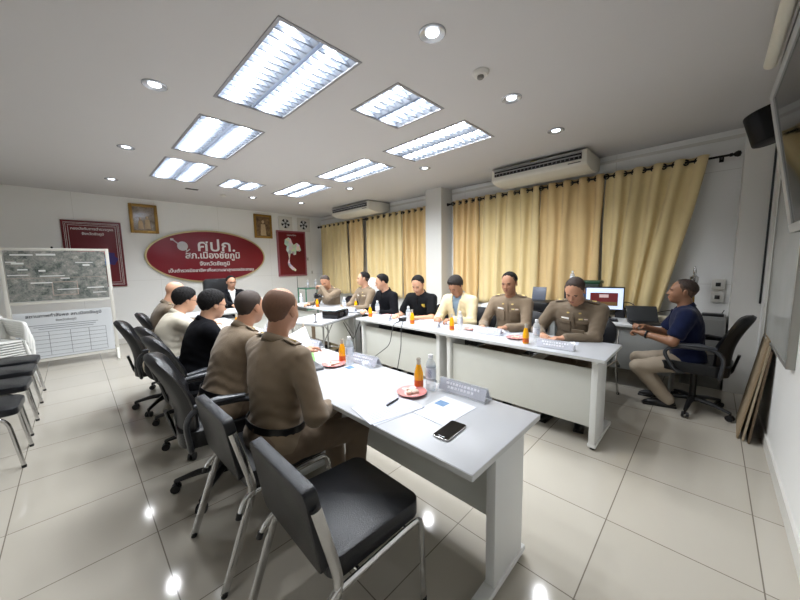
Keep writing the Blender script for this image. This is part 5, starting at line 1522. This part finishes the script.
        bm = BM(); box(bm, -.006, d, -w / 2, w / 2, -hh_ / 2, hh_ / 2, bev, 2, M); return obj(name, bm, m, t)
    if 'uniform' in extras:
        for s in (1, -1):
            on_chest(s * .078, .005, .105, .11, .002, 'chest_pocket', top_m, .002)
            on_chest(s * .078, .050, .110, .034, .006, 'pocket_flap', top_m, .002)
            q = sh[s]; a = nb + lf * s * .075 - up * .005; bq = sh[s] + up * .055 + lf * s * .0
            pa = V3(CF.surf(a + up * .12, -up)); pb = V3(CF.surf(sh[s] - lf * s * .01 + up * .15, -up))
            bm = BM(); tube(bm, [pa + up * .004, (pa + pb) / 2 + up * .005, pb + up * .003], [.022, .026, .026], 10, flat=(tuple(up), .22)); ob = obj('shoulder_board', bm, top_m, t)
            bm = BM(); c2_ = pa.lerp(pb, .62) + up * .010; tube(bm, [c2_ - lf * .018, c2_ + lf * .018], .006, 8); tube(bm, [c2_ - lf * s * .035 - fw * .008, c2_ - lf * s * .035 + fw * .008], .006, 8); obj('rank_mark', bm, mat('rank_gold', (214, 190, 120), .35, .5), ob)
            on_chest(s * .052, .135, .022, .014, .004, 'collar_pin', mat('rank_gold', (214, 190, 120), .35, .5))
        on_chest(-.078, .082, .075, .016, .004, 'name_tag', mat('tag_white', (232, 230, 224), .4))
        on_chest(.060, .082, .034, .014, .004, 'ribbon_bar', mat('ribbon_gold', (222, 206, 150), .4)); on_chest(.100, .080, .034, .012, .004, 'ribbon_bar', mat('ribbon_pale', (230, 214, 200), .4))
        on_chest(0, .0, .016, .30, .003, 'button_placket', top_m, .001)
    if 'logo' in extras:
        on_chest(.09, .06, .045, .045, .003, 'chest_emblem', mat('emblem_gold', (190, 160, 50), .5, var=.3, vscale=90))
    if 'buttons' in extras: on_chest(0, .12, .02, .12, .003, 'button_placket', top_m, .001)
    if 'belt' in extras:
        bm = BM(); c_ = P + u0 * .092; n = 28
        pts = []
        for k in range(n):
            a = 2 * PI * k / n; d_ = f0 * math.cos(a) + l0 * math.sin(a)
            q = V3(CF.surf(c_ + d_ * .32, -d_)); pts.append(q + d_ * .004)
        for _ in range(3): pts = [(pts[k - 1] + pts[k] * 2 + pts[(k + 1) % n]) / 4 for k in range(n)]
        pts = [c_ + (q - c_) * 1.055 for q in pts]
        vs = [[bm.verts.new(q + u0 * z + (q - c_).normalized() * e) for z, e in ((-.019, 0), (-.019, .005), (.019, .005), (.019, 0))] for q in pts]
        for k in range(n):
            j = (k + 1) % n
            for m_ in range(3): bm.faces.new((vs[k][m_], vs[k][m_ + 1], vs[j][m_ + 1], vs[j][m_]))
        obj('belt', bm, mat('belt_black', (16, 16, 18), .35), t)
    if 'glasses' in extras:
        bm = BM()
        for s in (1, -1):
            pts = [hp(.098, s * .031 + .022 * math.cos(a), -.003 + .015 * math.sin(a)) for a in [2 * PI * k / 18 for k in range(18)]]
            tube(bm, pts, .0022, 6, closed=True)
            tube(bm, [hp(.097, s * .052, .003), hp(.05, s * .080, .006), hp(-.01, s * .089, .004)], .0018, 6)
        tube(bm, [hp(.099, -.010, .0), hp(.102, 0, .003), hp(.099, .010, .0)], .0020, 6)
        obj('glasses', bm, mat('glasses_black', (20, 20, 22), .3), t)
    if 'watch' in extras:
        s = 1; a, e, w = arms[s]; d_ = (w - e).normalized(); c_ = w - d_ * .03
        bm = BM(); n = d_.orthogonal().normalized(); b_ = d_.cross(n)
        tube(bm, [c_ + n * .034 * math.cos(2 * PI * k / 20) + b_ * .034 * math.sin(2 * PI * k / 20) for k in range(20)], .009, 6, closed=True, flat=(tuple(d_), 1.0)); obj('wristwatch', bm, BLKPL, t)
    if 'lanyard' in extras:
        bm = BM()
        for s in (1, -1):
            pts = [nb + lf * s * .062 + up * .01] + [V3(CF.surf(chest + up * uu + lf * s * ll + fw * .3, -fw)) + fw * .008 for uu, ll in ((.13, .05), (.06, .035), (-.02, .012), (-.07, .004))]
            tube(bm, pts, .007, 6, flat=(tuple(fw), .4))
        obj('lanyard', bm, mat('lanyard_blue', (60, 110, 170), .5), t)
        on_chest(0, -.11, .06, .085, .008, 'badge_card', mat('badge_white', (220, 226, 236), .3))
    return t, dict(hd=hd, H=H, arms=arms)

KHAKI = mat('uniform_khaki', (124, 107, 86), .8, var=.06, vscale=12, bump=.15, bscale=400, sheen=.15)
KHAKI2 = mat('uniform_khaki_dark', (104, 90, 72), .8, var=.06, vscale=12, bump=.15, bscale=400, sheen=.15)
KTROU = mat('uniform_trousers', (108, 92, 75), .8, var=.05, vscale=10, bump=.15, bscale=400)
BLACKC = mat('black_cloth', (12, 13, 18), .9, spec=.2, var=.1, bump=.1, bscale=300)
BLACKP = mat('black_polo', (16, 17, 19), .9, spec=.2, bump=.12, bscale=400)
NAVY = mat('navy_polo', (14, 23, 54), .9, spec=.2, var=.05, bump=.12, bscale=400, sheen=.1)
CREAMC = mat('cream_cloth', (216, 208, 190), .85, var=.03, bump=.12, bscale=300)
CREAMJ = mat('cream_jacket', (214, 198, 160), .8, var=.03, bump=.12, bscale=300)
GREYBL = mat('grey_blue_shirt', (120, 140, 156), .8)
WHT = mat('white_shirt', (226, 226, 226), .7)
DTROU = mat('dark_trousers', (30, 30, 34), .85)
BEIGE = mat('beige_trousers', (168, 154, 136), .85, var=.04, bump=.1, bscale=300)
S1, S2, S3, S4 = skin('tan', (188, 140, 112)), skin('light', (202, 156, 128)), skin('brown', (172, 126, 98)), skin('deep', (150, 108, 82))
HB = mat('hair_black', (22, 20, 20), .7, spec=.2, bump=.5, bscale=220)
HG = mat('hair_grey_black', (48, 44, 42), .75, spec=.2, bump=.5, bscale=220)
HZ = mat('hair_stubble', (104, 74, 56), .75, var=.2, vscale=120)
HBZ = mat('hair_buzz', (58, 46, 40), .7, var=.2, vscale=120)

# left row, seen from behind (nearest first)
person('officer with a balding head and khaki shirt, nearest the camera, back turned', (.72, 1.66), 2, lean=7, torso_yaw=8, side=-2, head=(26, 4, 0), hL=(1.09, 2.05, .87), hR=(.98, 1.50, .68), h=.005, skin_m=S1, hair='bald', hair_m=HZ,
       top_m=KHAKI, pants_m=KTROU, extras=('belt', 'uniform'), size=1.02, bulk=1.0, curl=(18, 25), feet=((1.12, 1.72, .075), (1.05, 1.45, .075)), elbow=(.2, 0))
person('officer with cropped dark hair and khaki shirt, second from the camera on the left', (.66, 2.34), 0, lean=24, torso_yaw=4, head=(22, 6, 0), hL=(1.2, 2.62, .775), hR=(1.1, 2.30, .775), h=.006, skin_m=S1, hair='buzz', hair_m=HBZ,
       top_m=KHAKI, pants_m=KTROU, extras=('belt', 'uniform'), bulk=1.12, feet=((1.05, 2.5, .075), (1.05, 2.25, .075)))
person('man in a black jacket with glasses and full black hair, back turned', (.66, 3.05), 0, size=.93, lean=18, head=(8, 14, 0), hL=(1.1, 3.2, .775), hR=(1.1, 2.98, .775), skin_m=S2, hair='full', hair_m=HB,
       top_m=BLACKC, pants_m=DTROU, extras=('glasses',), bulk=1.04, feet=((1.05, 3.2, .075), (1.05, 2.9, .075)))
person('man in a cream shirt leaning on the table with glasses and black hair', (.55, 3.74), 4, size=.96, lean=24, head=(6, 14, 0), hL=(1.16, 3.95, .775), hR=(1.14, 3.62, .775), skin_m=S2, hair='full', hair_m=HB,
       top_m=CREAMC, pants_m=DTROU, extras=('glasses',), bulk=1.08, feet=((1.05, 3.9, .075), (1.05, 3.6, .075)))
person('bald officer at the far end of the left row, leaning over the table', (.66, 4.62), -4, lean=18, head=(0, 24, 0), hL=(1.18, 4.75, .775), hR=(1.16, 4.45, .775), h=.0065, skin_m=S2, hair=None,
       top_m=KHAKI2, pants_m=KTROU, extras=('uniform',), bulk=1.1, feet=((1.05, 4.7, .075), (1.05, 4.4, .075)))
# head table
person('man in a black suit and white shirt in the big chair under the oval sign', (2.12, 6.66), -96, seat=.43, lean=3, head=(6, 6, 0), hL=(2.25, 6.22, .79), hR=(1.98, 6.22, .79), h=.0065, skin_m=S1, hair='short', hair_m=HB,
       top='jacket', top_m=BLACKC, top2_m=WHT, pants_m=DTROU, extras=('glasses',), size=1.0)
# curtain side, near to far
person('large officer in khaki reading at the near end of the curtain side', (3.50, .92), 183, lean=17, torso_yaw=-2, head=(-4, 34, 4), hL=(3.08, .92, .775), hR=(3.10, 1.13, .775), h=.0055, skin_m=S1, hair='fade', hair_m=HBZ,
       top_m=KHAKI2, pants_m=KTROU, extras=('uniform',), bulk=1.26, size=1.03, curl=(12, 20), neck_f=.02, elbow=(.5, .3))
person('slim officer in khaki looking ahead, second on the curtain side', (3.48, 1.62), 186, lean=9, head=(-2, 10, 0), hL=(3.08, 1.48, .80), hR=(3.08, 1.76, .775), h=.0055, skin_m=S3, hair='fade', hair_m=HB,
       top_m=KHAKI, pants_m=KTROU, extras=('uniform',), bulk=.98, size=1.04, curl=(55, 15))
person('man in a cream jacket with a blue lanyard, head bowed over his phone', (3.48, 2.30), 184, lean=11, head=(-6, 36, 0), hL=(3.13, 2.18, .80), hR=(3.11, 2.40, .80), skin_m=S3, hair='full', hair_m=HG,
       top='jacket', top_m=CREAMJ, top2_m=GREYBL, pants_m=DTROU, extras=('lanyard',), bulk=1.02, curl=(40, 40))
person('man in a black polo with a gold chest emblem, writing', (3.46, 2.92), 182, lean=15, torso_yaw=6, head=(16, 28, 0), hL=(3.06, 2.72, .775), hR=(3.05, 3.06, .775), skin_m=S2, hair='short', hair_m=HB,
       top='polo', top_m=BLACKP, pants_m=DTROU, extras=('logo', 'buttons'), bulk=1.05, sleeve=.5, curl=(25, 40))
person('man in a black long-sleeved shirt turned toward the sign wall', (3.46, 3.62), 172, lean=14, head=(-24, 16, 0), hL=(3.06, 3.45, .775), hR=(3.08, 3.76, .775), skin_m=S2, hair='short', hair_m=HB,
       top_m=BLACKC, pants_m=DTROU, extras=('buttons',), bulk=1.12)
person('officer in khaki looking sideways toward the suited man', (3.52, 4.28), 176, lean=6, head=(-34, -2, 0), hL=(3.14, 4.2, .775), hR=(3.12, 4.44, .775), h=.0065, skin_m=S2, hair='fade', hair_m=HB,
       top_m=KHAKI, pants_m=KTROU, extras=('uniform',), size=1.02)
person('officer in khaki at the far corner resting his head on his hand', (3.42, 5.14), 200, lean=20, head=(10, 26, -10), hL=(3.10, 5.02, 1.10), hR=(3.0, 5.3, .775), h=.0065, skin_m=S1, hair='buzz', hair_m=HBZ,
       top_m=KHAKI, pants_m=KTROU, extras=('uniform',), bulk=1.05, curl=(45, 20), elbow=(.3, 0))
# the man at the desk
person('man in a navy polo and beige trousers seated sideways at the desk, hands clasped', (4.14, .14), 98, seat=.42, size=.95, lean=9, head=(4, -6, 0), hL=(3.93, .45, .74), hR=(4.10, .47, .78), h=.005, skin_m=S4, hair='fade', hair_m=HBZ,
       top='polo', top_m=NAVY, pants_m=BEIGE, extras=('watch', 'buttons'), bulk=1.06, sleeve=.5, curl=(65, 60), feet=((4.06, .24, .075), (4.26, .30, .075)))
